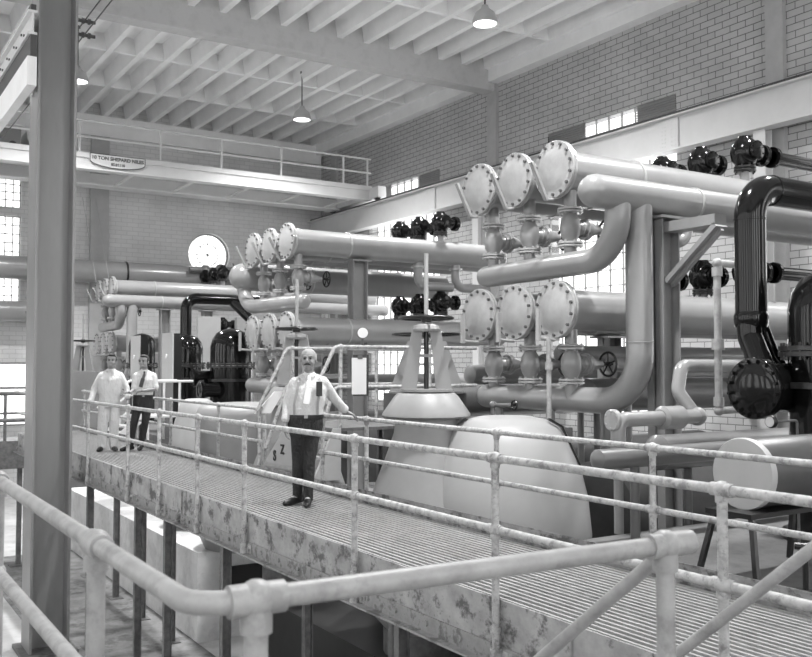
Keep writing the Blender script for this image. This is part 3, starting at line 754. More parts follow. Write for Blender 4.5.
MB().lathe([(.03, -.2), (.03, .08)], (7.25, 9.35, .95), 'Z', 10).ball((7.25, 9.35, 1.0), .05, n=12).tube([(7.25, 9.35, 1.0), (7.42, 9.2, 1.0)], .025, 8).tube([(7.25, 9.35, .8), (7.25, 9.35, .6)], .03, 8).build('body', M['pipe_dark'], t)
MB().torus((7.45, 9.17, 1.0), 'X', .055, .012, 16, 6).tube([(7.42, 9.17, 1.0), (7.48, 9.17, 1.0)], .02, 8).build('handwheel', M['black_iron'], t)

# ------------------------------------------------------------------ pump casings and valve stands
def bell_parts(t, x, y):
    MB().lathe([(0, 1.20), (.26, 1.195), (.34, 1.18), (.38, 1.14), (.515, .945), (.52, .92), (.49, .90), (.22, .87)], (x, y, 0), 'Z', 12).build('hood', M['casing'], t, ang=32)
    MB().lathe([(.36, .92), (.38, .72), (.43, .57), (.48, .43), (.57, .2), (.67, -.08), (.78, -.4), (.82, -.7), (.76, -1.0), (.62, -1.35), (.4, -1.6), (.15, -1.72), (0, -1.74)], (x, y, 0), 'Z', 44).build('bell', M['casing'], t, ang=60)
    MB().lathe([(.5, -1.78), (.5, -1.5)], (x, y, 0), 'Z', 24).build('base_ring', M['leg'], t)
pc = thing('pump_casing', 'grey bell shaped pump casing with a pale dome, under the nearest yoke valve stand', 'pump', (6.0, 9.0, -1.78), 'pump casings')
bell_parts(pc, 5.98, 8.98)
DX, DY = 6.72, 8.42
MB().lathe([(0, .93), (.3, .915), (.5, .87), (.62, .78), (.72, .62), (.8, .45), (.87, .25), (.93, .0), (.97, -.4), (.95, -.8), (.85, -1.2), (.6, -1.6), (0, -1.74)], (DX, DY, 0), 'Z', 56).build('dome', M['casing_light'], pc, ang=60)
MB().bar((DX + .42, DY - .50, .80), (DX + .58, DY - .66, .3), .05, .025).bar((DX + .25, DY - .45, .90), (DX + .42, DY - .50, .80), .05, .025).build('strap', M['black_iron'], pc, False)
p2 = thing('pump_casing', 'grey bell shaped pump casing behind the man in the tie', 'pump', (5.9, 12.72, -1.78), 'pump casings')
bell_parts(p2, 6.1, 12.72)
p3 = thing('pump_casing', 'flat topped grey pump casing left of the man in the tie', 'pump', (6.2, 14.9, -1.78), 'pump casings')
MB().lathe([(0, .86), (.5, .855), (.7, .83), (.82, .77), (.87, .68), (.88, .55), (.88, -1.2), (.7, -1.6), (0, -1.74)], (6.25, 15.0, 0), 'Z', 48).build('drum', M['casing'], p3, ang=60)
p4 = thing('pump_casing', 'pale conical pump casing at the far railing nearest the two far men', 'pump', (6.1, 17.3, -1.78), 'pump casings')
MB().lathe([(0, .86), (.2, .85), (.3, .8), (.36, .6), (.48, .2), (.6, -.4), (.6, -1.3), (.4, -1.6), (0, -1.74)], (6.2, 17.4, 0), 'Z', 40).build('cone', M['casing_light'], p4, ang=60)

def stand(x, y, zb, label, wr=.31, sp=.21):
    t = thing('valve_stand', label, 'valve stand', (x, y, zb), 'yoke valve stands')
    h = .76
    v = V(.844, -.536, 0)           # yoke spreads across the gallery
    mb = MB()
    for sg in (1, -1):
        a = V(x, y, zb) + v * (sg * sp); b = V(x, y, zb + h) + v * (sg * sp * .48)
        n_ = V(.536, .844, 0)
        pts = [a - v * .095, a + v * .095, b + v * .06, b - v * .06]
        mb.prism([p - n_ * .06 for p in pts], n_ * .12)
    mb.bar(V(x, y, zb + .42) - v * sp * .75, V(x, y, zb + .42) + v * sp * .75, .06, .035)
    mb.lathe([(.16, 0), (.17, .03), (.15, .07), (.08, .09)], (x, y, zb + h - .06), 'Z', 20)
    mb.lathe([(sp + .1, 0), (sp + .1, .03)], (x, y, zb), 'Z', 24)
    mb.build('yoke', M['casing'], t, False)
    MB().tube([(x, y, zb), (x, y, zb + .8)], .028, 10).build('lower_stem', M['black_iron'], t)
    w = MB().torus((x, y, zb + .86), 'Z', wr, .02, 32, 8).lathe([(.06, -.05), (.07, .0), (.05, .04)], (x, y, zb + .86), 'Z', 16)
    for k in range(6):
        a = PI / 3 * k + .2; w.tube([(x, y, zb + .88), (x + wr * math.cos(a), y + wr * math.sin(a), zb + .86)], .014, 6)
    w.build('handwheel', M['black_iron'], t)
    MB().tube([(x, y, zb + .86), (x, y, zb + 1.62)], .026, 10).build('stem', M['flange'], t)
    return t
sA = stand(5.98, 8.98, 1.20, 'nearest yoke valve stand with black handwheel and tall stem')
dup(sA, (6.1, 12.72, 1.2), 'yoke valve stand with black handwheel directly behind the man in the tie')
dup(sA, (6.1, 26.3, 1.32), 'far yoke valve stand with black handwheel next to the big column')
stand(7.5, 11.25, 1.1, 'wider yoke valve stand with black handwheel, behind the nearest one', .5, .46)
S('floor_valve_pedestal', MB().span((7.0, 10.95, -1.78), (8.0, 11.65, 1.1)), M['deck'])
S('floor_far_pedestal', MB().span((5.7, 25.9, FZ), (6.5, 26.7, 1.32)), M['casing'])

# ------------------------------------------------------------------ black tanks and pipes
def tank(x, y, r, zt, zf, zb, label, noz=True):
    t = thing('pressure_tank', label, 'tank', (x, y, zb), 'black pressure tanks')
    mb = MB().lathe([(0, zt), (r * .35, zt - .03), (r * .7, zt - r * .22), (r * .92, zt - r * .55), (r, zt - r * .9), (r, zf)], (x, y, 0), 'Z', 40); mb.build('dome', M['black'], t, ang=60)
    mb = MB()
    for k in (0, .055): mb.lathe([(r * .9, 0), (r + .09, 0), (r + .09, .045), (r * .9, .045)], (x, y, zf - .05 - k), 'Z', 40)
    mb.bolts((x, y, zf - .14), 'Z', r + .055, 24, .016, .17); mb.build('flange', M['black_iron'], t)
    MB().lathe([(r, zb), (r, zf - .1)], (x, y, 0), 'Z', 40).build('shell', M['black'], t, ang=60)
    MB().lathe([(r + .05, 0), (r + .05, .06)], (x, y, zf - .42), 'Z', 40).build('band', M['black_iron'], t)
    MB().lathe([(r + .08, 0), (r + .08, .08)], (x, y, zb), 'Z', 40).build('base_ring', M['black_iron'], t)
    if not noz: return t
    mb = MB().lathe([(.11, r - .06), (.11, r + .1), (.17, r + .105), (.17, r + .15), (0, r + .16)], (x, y, zf - .62), '-X', 20).bolts((x - r - .14, y, zf - .62), '-X', .14, 8, .014, .04); mb.build('nozzle', M['black_iron'], t)
    return t
tank(8.46, 5.38, .46, 2.48, 1.70, -.2, 'black pressure tank cut by the right edge of the picture', False)
tank(8.0, 20.15, .48, 2.36, 1.55, -.2, 'large black domed pressure tank left of the middle bank')
tank(8.0, 23.2, .40, 2.3, 1.55, -.2, 'black domed pressure tank behind the right instrument panel')
tank(8.0, 27.2, .38, 2.45, 1.55, -.2, 'farthest black pressure tank between the two instrument panels')

def black_line(x, y, r, zt, zb, x1, label, legs, thin=()):
    t = thing('discharge_pipe', label, 'pipe', (x, y, zb), 'tall black pipes')
    MB().pipe([(x, y, zb + .3), (x, y, zt), (x1, y, zt)], r, r * 2.1, 28, 14).build('pipe', M['black'], t)
    MB().lathe([(r, 0), (r + .008, .004), (r + .008, .02), (r, .025)], (x, y, zt - r * 2.1 - .02), 'Z', 28).build('weld_ring', M['black'], t)
    MB().lathe([(r, 0), (r + .008, .004), (r + .008, .02), (r, .025)], (x + r * 2.15, y, zt), 'X', 28).build('weld_ring', M['black'], t)
    MB().lathe([(r, 0), (r + .012, .03), (r + .016, .08), (r + .016, .12), (r, .16)], (x, y, zb + .28), 'Z', 28).build('wye_body', M['black'], t)
    for k, L_ in enumerate(legs):
        MB().pipe(L_, r * .8, r * .9, 22, 8).build('wye_leg', M['black'], t)
    for L_ in thin: MB().pipe(L_, .055, .1, 16, 6).build('wye_leg', M['black'], t)
    return t
black_line(8.12, 6.12, .158, 3.36, 1.62, 17.3, 'tall glossy black pipe elbowing to the right over the black flanged drum',
           [[(8.08, 6.12, 2.0), (8.07, 6.1, 1.8), (8.0, 5.9, 1.45)]], [[(8.18, 6.06, 2.0), (8.24, 6.04, 1.85), (8.3, 5.98, 1.6), (8.36, 5.9, 1.45)]])
far = black_line(8.3, 24.2, .15, 3.32, 1.3, 10.6, 'far black pipe bending over between the tanks, with a slanting branch',
           [[(8.3, 24.2, 1.75), (8.3, 24.1, 1.5), (8.3, 23.6, 1.2)]])
MB().tube([(9.6, 24.2, 3.3), (10.2, 23.6, 2.5)], .13, 18).build('slant_branch', M['black'], far)
# black flanged drum on the near tank
t = thing('flanged_drum', 'black drum with bolted round cover in front of the right edge tank', 'drum', (7.75, 5.84, 1.28))
MB().lathe([(.25, .1), (.25, .52)], (7.75, 5.84, 1.28), 'X', 32).build('shell', M['black'], t)
mb = MB().lathe([(0, -.05), (.12, -.045), (.2, -.025), (.235, 0), (.30, 0), (.305, .01), (.305, .05), (.29, .055), (.29, .065), (.305, .07), (.305, .11), (.25, .12)], (7.75, 5.84, 1.28), 'X', 36).bolts((7.75, 5.84, 1.28), '-X', .272, 16, .018, .03)
mb.build('cover', M['black'], t)
for i, (x, y, z) in enumerate(((7.2, 20.5, 1.22), (7.15, 19.85, .95))):
    t = thing('flanged_drum', ['upper black round cover on the left side of the large far tank', 'lower black round cover on the left side of the large far tank'][i], 'drum', (x, y, z))
    MB().lathe([(.16, .05), (.16, .42)], (x, y, z), 'X', 28).build('shell', M['black'], t)
    MB().lathe([(0, -.04), (.14, -.02), (.16, 0), (.22, 0), (.22, .06), (.16, .08)], (x, y, z), 'X', 32).torus((x - .01, y, z), 'X', .17, .02, 32, 6).build('cover', M['black'], t)
# grey drum on a trestle
t = thing('drum', 'grey ended drum lying on a black trestle at the right', 'drum', (6.3, 4.86, .34))
MB().lathe([(.28, .05), (.285, .06), (.285, 1.15), (.2, 1.2), (0, 1.22)], (6.3, 4.86, .63), 'X', 40).build('shell', M['dark_shell'], t)
MB().lathe([(0, 0), (.285, 0), (.29, .01), (.29, .06), (.0, .06)], (6.3, 4.86, .63), 'X', 48).build('end_plate', M['panel'], t)
t = thing('trestle', 'black wooden trestle under the grey ended drum', 'trestle', (6.7, 4.9, -.2))
MB().span((6.12, 4.64, .305), (7.3, 5.08, .345)).build('top', M['black_iron'], t, False)
for (x, y, dx, dy) in ((6.18, 4.68, -.08, -.1), (7.22, 4.68, .08, -.1), (6.18, 5.04, -.08, .1), (7.22, 5.04, .08, .1)):
    MB().bar((x, y, .3), (x + dx, y + dy, -.2), .04, .04).build('leg', M['black_iron'], t, False)
t = thing('tee_handle', 'small black tee handled valve key right of the trestle', 'valve key', (6.3, 4.3, -.2))
MB().tube([(6.3, 4.3, -.2), (6.3, 4.3, .13)], .022, 8).tube([(6.25, 4.36, .14), (6.35, 4.24, .14)], .026, 8).lathe([(.06, -.2), (.06, -.18)], (6.3, 4.3, 0), 'Z', 14).build('handle', M['black_iron'], t)
t = thing('pressure_gauge', 'round white gauge on thin piping above the grey drum', 'gauge', (7.2, 5.15, 1.0))
MB().lathe([(.052, 0), (.058, .01), (.058, .04), (.04, .05)], (7.2, 5.25, 1.0), 'X', 24).build('case', M['black_iron'], t)
MB().lathe([(0, -.003), (.046, -.002), (.046, .004)], (7.2, 5.25, 1.0), 'X', 24).build('dial', M['panel'], t)
MB().pipe([(7.25, 5.25, 1.0), (7.6, 5.25, 1.0), (7.6, 5.25, -.2)], .012, .03, 8, 4).build('tubing', M['bolt'], t)

# ------------------------------------------------------------------ stair platform with rails across the gallery
pf = thing('stair_platform', 'steel stair and railed platform crossing to the pumps behind the man in the tie', 'platform', (6.2, 10.9, .1))
for y in (10.2, 11.6):
    for z in (1.74, 1.23):
        MB().pipe([(4.98 + (1.74 - z) * .25, y, z - .95 + .1), (5.42, y, z), (7.62, y, z)], .024, .08, 12, 5).build('handrail', M['rail'], pf)
    for x in (5.5, 6.85):
        MB().tube([(x, y, .72), (x, y, 1.74)], .024, 12).ball((x, y, 1.74), .037, n=12).ball((x, y, 1.23), .037, n=12).build('post', M['rail'], pf)
    MB().prism([(5.12, y - .02, .08), (5.5, y - .02, .08), (5.5, y - .02, .72), (5.4, y - .02, .72)], (0, .04, 0)).build('stringer', M['panel'], pf, False)
MB().span((5.4, 10.2, .68), (6.95, 11.6, .72)).build('deck', M['leg'], pf, False)
for k in range(3): MB().span((5.1 + .1 * k, 10.22, .16 + k * .18), (5.3 + .1 * k, 11.58, .19 + k * .18)).build('tread', M['grating'], pf, False)
for x in (6.88,):
    for y in (10.24, 11.56): MB().span((x - .03, y - .03, -1.78), (x + .03, y + .03, .68)).build('support_leg', M['leg'], pf, False)
t = thing('stencilled_panel', 'sloping grey panel with black stencilled letters on the walkway edge', 'panel', (5.12, 11.1, 0))
MB().prism([(5.12, 11.72, .14), (5.12, 10.75, .14), (5.12, 10.75, .72), (5.12, 11.0, .72)], (.02, 0, 0)).build('panel', M['panel'], t, False)
RX = Matrix(((0, 0, -1), (-1, 0, 0), (0, 1, 0)))
text('lettering', 'S', .19, (5.112, 11.32, .30), RX, M['letter'], t, bold=.006)
text('lettering', 'Z', .17, (5.112, 11.08, .40), RX, M['letter'], t, bold=.006)
MB().span((5.1, 10.74, .1), (5.16, 11.74, .14)).build('base_angle', M['plate'], t, False)
# white sheet clipped to a board
t = thing('clipboard', 'black board with a white sheet hanging on the platform railing', 'clipboard', (5.72, 10.15, 1.2))
MB().box((5.76, 10.15, 1.38), (.2, .025, .52), -.35).build('board', M['black_iron'], t, False)
MB().box((5.728, 10.131, 1.37), (.185, .012, .46), -.35).build('sheet', M['paper'], t, False)
MB().box((5.74, 10.13, 1.61), (.06, .03, .05), -.35).build('clip', M['bolt'], t, False)
t = thing('pressure_gauge', 'round pale gauge in front of the middle bank support', 'gauge', (5.78, 10.2, 1.9))
MB().lathe([(.06, .0), (.075, .0), (.078, .04), (.06, .05)], (5.82, 10.2, 1.92), V(.45, .89, 0), 24).tube([(5.83, 10.22, 1.86), (5.83, 10.22, 1.74)], .016, 8).build('case', M['bolt'], t)
MB().lathe([(0, -.003), (.066, -.002), (.066, .01)], (5.82, 10.2, 1.92), V(.45, .89, 0), 24).build('dial', M['paper'], t)
t = thing('tank_cover', 'white sloping cover beside the stencilled panel', 'cover', (5.6, 11.9, .8))
MB().prism([(5.06, 11.86, .84), (5.3, 11.86, .84), (5.5, 11.86, 1.14), (5.36, 11.86, 1.14)], (0, .03, 0)).build('cover', M['paper'], t, False)
MB().span((5.2, 11.885, -.3), (5.24, 11.925, .9)).build('leg', M['rail'], t, False)

# ------------------------------------------------------------------ instrument panels and far stair
def panel(x, y, label):
    t = thing('instrument_panel', label, 'panel', (x, y, -.2), 'tall instrument panels')
    MB().span((x, y - .38, -.2), (x + .2, y + .38, 2.25)).build('cabinet', M['black_iron'], t, False)
    MB().span((x - .03, y - .4, 1.1), (x, y + .4, 2.27)).build('face', M['panel'], t, False)
    MB().lathe([(.05, 0), (.05, .02)], (x - .03, y + .05, 1.72), '-X', 20).build('dial', M['paper'], t)
    return t
panel(6.92, 21.4, 'tall grey instrument panel right of the man in the dark tie')
panel(6.92, 24.05, 'tall grey instrument panel directly behind the man in the dark tie')
fs = thing('steel_steps', 'white railed steps leading up to the far instrument panels', 'steps', (5.6, 20.6, 0))
for y in (19.9, 21.0):
    MB().pipe([(5.2, y, .55), (5.9, y, 1.15), (7.0, y, 1.15)], .03, .1, 10, 5).build('handrail', M['girder'], fs)
    MB().tube([(6.0, y, -.2), (6.0, y, 1.15)], .03, 10).build('post', M['girder'], fs)
    MB().tube([(6.7, y, -.2), (6.7, y, 1.15)], .03, 10).build('post', M['girder'], fs)
    MB().bar((5.2, y, -.2), (5.9, y, .4), .03, .16).build('stringer', M['girder'], fs, False)
for k in range(4): MB().span((5.2 + .17 * k, 19.92, -.1 + .13 * k), (5.42 + .17 * k, 20.98, -.07 + .13 * k)).build('tread', M['girder'], fs, False)
MB().span((5.8, 19.9, .36), (7.0, 21.0, .4)).build('landing', M['girder'], fs, False)

# ------------------------------------------------------------------ pipes on the end wall
def end_pipe(z, r, y, label, m, x0=-4, x1=17.3, ring=None):
    t = thing('wall_pipe', label, 'pipe', (x0, y, z), 'pipes along the end wall')
    MB().lathe([(r, 0), (r, x1 - x0)], (x0, y, z), 'X', 32).build('pipe', m, t)
    for xx in (ring or []): MB().lathe([(r, 0), (r + .03, .01), (r + .03, .06), (r, .07)], (xx, y, z), 'X', 32).build('collar', M['black_iron'], t)
    return t
end_pipe(4.80, .40, 33.2, 'large grey pipe running along the end wall below the round window', M['pipe'], ring=[9.1])
end_pipe(3.33, .36, 33.4, 'lower grey pipe along the end wall at hook height', M['pipe'], x1=7.0)
t = thing('stop_valve', 'grey valve cluster on the end wall pipe below the round window', 'valve', (12.3, 32.7, 5.0))
MB().tube([(11.3, 32.6, 5.0), (13.2, 32.6, 5.1)], .1, 14).ball((11.9, 32.6, 5.03), .18).ball((12.5, 32.6, 5.06), .22).lathe([(.25, 0), (.25, .06)], (12.9, 32.6, 5.08), 'X', 20).build('body', M['pipe_dark'], t)
for x in (11.9, 12.5, 12.8): MB().tube([(x, 32.6, 5.0), (x, 32.6, 4.65)], .06, 10).lathe([(.13, 0), (.13, .05)], (x, 32.6, 4.7), 'Z', 16).build('flange', M['pipe_dark'], t)
for i, (x, y) in enumerate(((8.0, 33.0), (8.45, 33.0))):
    o = MB().tube([(x, y - .6, 3.9), (x - .5, y - .3, 7.3)], .012, 6).build('pull_rope', M['wire']); tag(o, ['pale pull rope left of the far bank flanges', 'second pale pull rope crossing the far bank flanges'][i], 'rope', 'pull ropes')
for i, (x, w) in enumerate(((10.0, .75), (11.3, .6))):
    o = MB().span((x, 28.0, FZ), (x + w, 28.2, 3.05)).build('switchboard', [M['casing_light'], M['casing']][i], None, False); tag(o, ['pale upright board under the farthest bank', 'grey upright board under the farthest bank beside the black pipe'][i], 'board', 'upright boards')

# ------------------------------------------------------------------ people
def remesh(mb, voxel, smooth=2):
    me = bpy.data.meshes.new('tmp'); bmesh.ops.recalc_face_normals(mb.bm, faces=mb.bm.faces); mb.bm.to_mesh(me); mb.bm.free()
    o = bpy.data.objects.new('tmp', me); C.objects.link(o)
    md = o.modifiers.new('r', 'REMESH'); md.mode = 'VOXEL'; md.voxel_size = voxel
    s = o.modifiers.new('s', 'SMOOTH'); s.factor = .5; s.iterations = smooth
    dg = bpy.context.evaluated_depsgraph_get(); out = bpy.data.meshes.new_from_object(o.evaluated_get(dg)); bpy.data.objects.remove(o)
    nb = MB(); nb.bm.from_mesh(out); bpy.data.meshes.remove(out); return nb
def limb(mb, pts, rs, n=14):
    pts = [V(p) for p in pts]
    mb.tube(pts, rs, n)
    for p, r in zip(pts, rs): mb.ball(p, r * .99, n=12)
def oriented_hand(mb, wrist, d, palm_n, side, curl=.5, k=1.):
    """palm and five fingers: d = finger direction, palm_n = palm normal, side = thumb direction"""
    d, pn, sd = V(d).normalized(), V(palm_n).normalized(), V(side).normalized(); w = V(wrist)
    for i in range(4):
        o = (i - 1.5) * .021 * k
        a = w + d * .015 - sd * o * .6; b = w + d * (.088 * k) - sd * o
        mb.tube([a, b], [.014 * k, .0125 * k], 8); mb.ball(a, .014 * k, n=8); mb.ball(b, .0125 * k, n=8)
        L = [.075, .085, .08, .062][i] * k; p = b; ang = 0
        for s_, f in ((.45, .5), (.32, .9), (.23, .8)):
            ang += curl * f; q = p + (d * math.cos(ang) + pn * math.sin(ang)) * (L * s_ * 1.05)
            mb.tube([p, q], [.0098 * k, .0088 * k], 8); mb.ball(q, .0088 * k, n=8); p = q
    p = w + d * .025 * k + sd * .025 * k
    mb.ball(p, .018 * k, n=8)
    for s_, dr in ((.04, d * .6 + sd * .8), (.032, d * .8 + sd * .35 + pn * .4), (.025, d * .8 + pn * .6)):
        q = p + dr.normalized() * s_ * k; mb.tube([p, q], [.0115 * k, .010 * k], 8); mb.ball(q, .010 * k, n=8); p = q
def person(G, rz, P):
    root = thing('person', P['label'], 'person', (G[0], G[1], G[2]))
    X = Matrix.Translation(V(G)) @ Matrix.Rotation(rz, 4, 'Z')
    def fin(name, mb, m, parent=root, ang=60): return mb.build(name, m, parent, True, ang, xf=X)
    hc = V(P['head']); J = {k: V(v) for k, v in P['j'].items()}
    nk, ch, ws, pv = J['neck'], J['chest'], J['waist'], J['pelvis']
    hr = Matrix.Rotation(P.get('turn', 0), 4, 'Z')
    def H(x, y, z): return hc + hr.to_3x3() @ V(x, y, z)
    b = MB()
    # head: cranium, face, jaw, nose, ears
    b.ball(H(0, .015, .03), 1, (.084, .098, .088), 20, hr); b.ball(H(0, -.022, -.03), 1, (.07, .068, .082), 18, hr); b.ball(H(0, -.045, -.082), 1, (.048, .042, .033), 14, hr)
    for sg in (1, -1):
        b.ball(H(sg * .085, .012, -.012), 1, (.011, .022, .034), 10, hr); b.ball(H(sg * .033, -.066, -.032), 1, (.025, .02, .022), 10, hr); b.ball(H(sg * .03, -.08, .026), 1, (.026, .012, .009), 10, hr)
    b.tube([H(0, -.082, .02), H(0, -.104, -.022)], [.008, .014], 8); b.ball(H(0, -.1, -.026), .0155, n=8); b.ball(H(0, -.083, -.066), 1, (.024, .011, .006), 8, hr); b.ball(H(0, -.083, -.078), 1, (.021, .010, .007), 8, hr)
    limb(b, [H(0, .02, -.06), nk + V(0, .02, 0), nk + V(0, .02, -.06)], [.055, .056, .066])
    # torso, arms, legs
    tw = P.get('tw', 1.)
    b.loft([(pv + V(0, 0, -.1), .14, .1), (pv, .155 * tw, .105), (ws, .145 * tw, .1), (ch, .165 * tw, .11), (nk + V(0, 0, -.1), .15 * tw, .09), (nk + V(0, 0, -.03), .07, .06)])
    for sd in 'LR':
        limb(b, [J['sh' + sd], J['el' + sd], J['wr' + sd]], [.048, .038, .026])
        limb(b, [J['hip' + sd], J['kn' + sd], J['an' + sd]], [.075, .052, .038]); limb(b, [J['an' + sd], J['toe' + sd]], [.035, .03])
        h = P['hand' + sd]; oriented_hand(b, J['wr' + sd], *h)
    fin('body', remesh(b, .0062, 3), M['skin'])
    # upper garment
    tr = M[P['top']]; s = MB(); lo = P.get('top_lo', 0.)
    s.loft([(ws + V(0, 0, -.02 + lo), .172 * tw, .128), (ws + V(0, 0, .06), .182 * tw, .138), (ws * .5 + ch * .5, .185 * tw, .135), (ch, .19 * tw, .128), (nk + V(0, 0, -.13), .175 * tw, .105), (nk + V(0, .005, -.07), .135 * tw, .085), (nk + V(0, .01, -.03), .085, .07), (nk + V(0, .012, .0), .066, .066)], 28)
    for sd in 'LR':
        e = P['sleeve' + sd]; pts = [J['sh' + sd], J['sh' + sd].lerp(J['el' + sd], .5), J['el' + sd]]; rs = [.066, .063, .056]
        if e > 1: pts.append(J['el' + sd].lerp(J['wr' + sd], e - 1)); rs.append(.047)
        else: pts[2] = J['sh' + sd].lerp(J['el' + sd], e)
        limb(s, pts, rs); s.tube([ch + V(0, 0, .03), J['sh' + sd] + V(0, 0, -.01)], [.1, .066], 14); limb(s, [nk + V(.05 if sd == 'L' else -.05, .01, -.062), J['sh' + sd] + V(0, 0, -.005)], [.06, .06])
        a, c = pts[-2], pts[-1]; dd = (c - a).normalized(); s.tube([c - dd * .03, c + dd * .012], rs[-1] + .006, 14)
    if P.get('coverall'):
        s.loft([(pv + V(0, 0, -.16), .17, .12), (pv + V(0, 0, -.06), .185, .135), (pv + V(0, 0, .06), .175, .13), (ws + V(0, 0, .05), .175, .13)])
        for sd in 'LR': limb(s, [J['hip' + sd], J['kn' + sd], J['an' + sd] + V(0, 0, .0)], [.098, .085, .078])
    top = fin(P['top_name'], remesh(s, .011, 4), tr)
    # collar
    c = MB()
    for sg in (1, -1): c.prism([nk + V(0, -.062, -.015), nk + V(sg * .056, -.035, .015), nk + V(sg * .068, -.05, -.018), nk + V(sg * .036, -.088, -.052)], (0, -.010, 0))
    fin('collar', c, tr, top)
    # trousers
    if not P.get('coverall'):
        s = MB(); s.loft([(pv + V(0, 0, -.16), .165, .118), (pv + V(0, 0, -.06), .182 * tw, .132), (pv + V(0, 0, .04), .178 * tw, .13), (ws + V(0, 0, .0), .174 * tw, .13)])
        for sd in 'LR': limb(s, [J['hip' + sd], J['hip' + sd].lerp(J['kn' + sd], .5), J['kn' + sd], J['kn' + sd].lerp(J['an' + sd], .5), J['kn' + sd].lerp(J['an' + sd], .8), J['an' + sd] + V(0, 0, -.01)], [.092, .08, .064, .062, .056, .058])
        tp = fin('trousers', remesh(s, .011, 3), M['trousers'])
        s = MB(); s.loft([(ws + V(0, 0, -.035), .181 * tw, .136), (ws + V(0, 0, .0), .181 * tw, .136)], 28); bl = fin('belt', s, M['shoe'])
        s = MB().box(ws + V(0, -.138, -.018), (.04, .012, .032)); fin('buckle', s, M['flange'], bl)
    for sd in 'LR':
        a, t_ = J['an' + sd], J['toe' + sd]; s = MB(); f = (t_ - V(a.x, a.y, t_.z)); d = V(f.x, f.y, 0).normalized()
        base = V(a.x, a.y, .0)
        for k, (u, w_, h_) in enumerate(((-.05, .032, .07), (.0, .038, .1), (.06, .042, .075), (.12, .046, .05), (.18, .04, .04), (.21, .028, .035))):
            pass
        rows = []
        s.tube([base - d * .06 + V(0, 0, .045), base + V(0, 0, .05), base + d * .07 + V(0, 0, .043), base + d * .14 + V(0, 0, .035), base + d * .2 + V(0, 0, .03)], [.036, .044, .045, .043, .03], 14)
        s.ball(base - d * .06 + V(0, 0, .045), .036, n=10); s.ball(base + d * .2 + V(0, 0, .03), .029, n=10); s.tube([a + V(0, 0, .0), base + V(0, 0, .04)], [.045, .045], 12)
        nb = remesh(s, .008, 2)
        for v in nb.bm.verts: v.co.z = max(v.co.z, .002)
        fin('shoe', nb, M['shoe'])
    # hair, brows, eyes
    s = MB()
    if P['hair'] == 'fringe':
        for sg in (1, -1): s.ball(H(sg * .068, .035, .015), 1, (.024, .062, .05), 14, hr)
        s.ball(H(0, .088, .0), 1, (.06, .025, .06), 14, hr); s.ball(H(0, .03, .05), 1, (.08, .087, .068), 16, hr); hm = M['hair_grey']
    else:
        s.ball(H(0, .03, .046), 1, (.089, .094, .082), 20, hr); s.ball(H(.012, -.035, .098), 1, (.062, .05, .028), 14, hr); hm = M['hair_dark']
        for sg in (1, -1): s.ball(H(sg * .078, .01, .02), 1, (.014, .04, .042), 10, hr)
    fin('hair', remesh(s, .008, 2), hm)
    for sg in (1, -1):
        e = fin('eye', MB().ball(H(sg * .032, -.082, .006), 1, (.014, .008, .008), 10, hr), M['hair_dark'])
        fin('eyebrow', MB().ball(H(sg * .033, -.091, .028), 1, (.024, .007, .006), 10, hr), M['hair_dark'] if P['hair'] != 'fringe' else M['bolt'])
    if P.get('moustache'):
        s = MB()
        for sg in (1, -1): s.tube([H(0, -.1, -.05), H(sg * .018, -.1, -.052), H(sg * .036, -.088, -.062)], [.010, .0105, .004], 10)
        fin('moustache', s, M['hair_dark'])
    if P.get('tie'):
        s = MB(); a = nk + V(0, -.085, -.045); pts = [a + V(-.018, 0, 0), a + V(.018, 0, 0), a + V(.014, -.012, -.04)] ; w0 = P.get('tie_len', .36)
        tx = P.get('tie_dx', 0)
        q = [nk + V(0, -.078, -.035), nk + V(0, -.115, -.085), ch + V(tx * .5, -.142, .02), ws + V(tx, -.152, .12 + .36 - w0)]
        for p0, p1, wd in zip(q, q[1:], (.034, .05, .066)): s.bar(p0, p1, wd, .022, up=(0, -1, .15))
        fin('tie', s, M[P['tie']])
    if P.get('suspenders'):
        for sg in (1, -1):
            s = MB(); pts = [ws + V(sg * .125, -.118, .0), ws + V(sg * .125, -.128, .12), ch + V(sg * .12, -.118, 0), nk + V(sg * .115, -.1, -.1), nk + V(sg * .1, -.02, -.045), nk + V(sg * .1, .06, -.07)]
            for p, q in zip(pts, pts[1:]): s.bar(p, q, .026, .012, up=(0, -1, .2))
            fin('suspender', s, M['strap'])
    return root, X
# the man in the tie: local +x = image right, -y = towards the camera
j1 = dict(neck=(.08, 0, 1.425), chest=(.075, 0, 1.25), waist=(.045, 0, .975), pelvis=(.04, 0, .90),
          shL=(.225, 0, 1.325), elL=(.355, .1, 1.14), wrL=(.50, .235, .985), shR=(-.075, 0, 1.315), elR=(-.155, .03, 1.10), wrR=(-.175, -.04, .87),
          hipL=(.12, 0, .84), knL=(.085, -.03, .47), anL=(.07, -.03, .085), toeL=(.06, -.17, .03), hipR=(-.035, 0, .84), knR=(-.04, .02, .47), anR=(-.04, .08, .085), toeR=(-.14, -.03, .03))
person((4.40, 9.04, 0), -.455, dict(label='man in white shirt, tie and suspenders standing with one hand on the far railing', head=(.068, -.02, 1.572), turn=-.12, j=j1,
       handL=((.75, .4, -.35), (-.2, .1, -1), (.3, -1, 0), .5), handR=((0, -.1, -1), (.9, 0, 0), (0, -1, .1), .5), tw=1.06,
       top='shirt', top_name='shirt', sleeveL=1.8, sleeveR=1.75, hair='fringe', moustache=True, tie='tie', suspenders=True))
o = bpy.context.scene.objects['person']
X1 = Matrix.Translation(V(4.40, 9.04, 0)) @ Matrix.Rotation(-.455, 4, 'Z')
nbk = MB().box((.185, -.155, 1.255), (.065, .03, .155)).build('notebook', M['black_iron'], None, False, xf=X1)
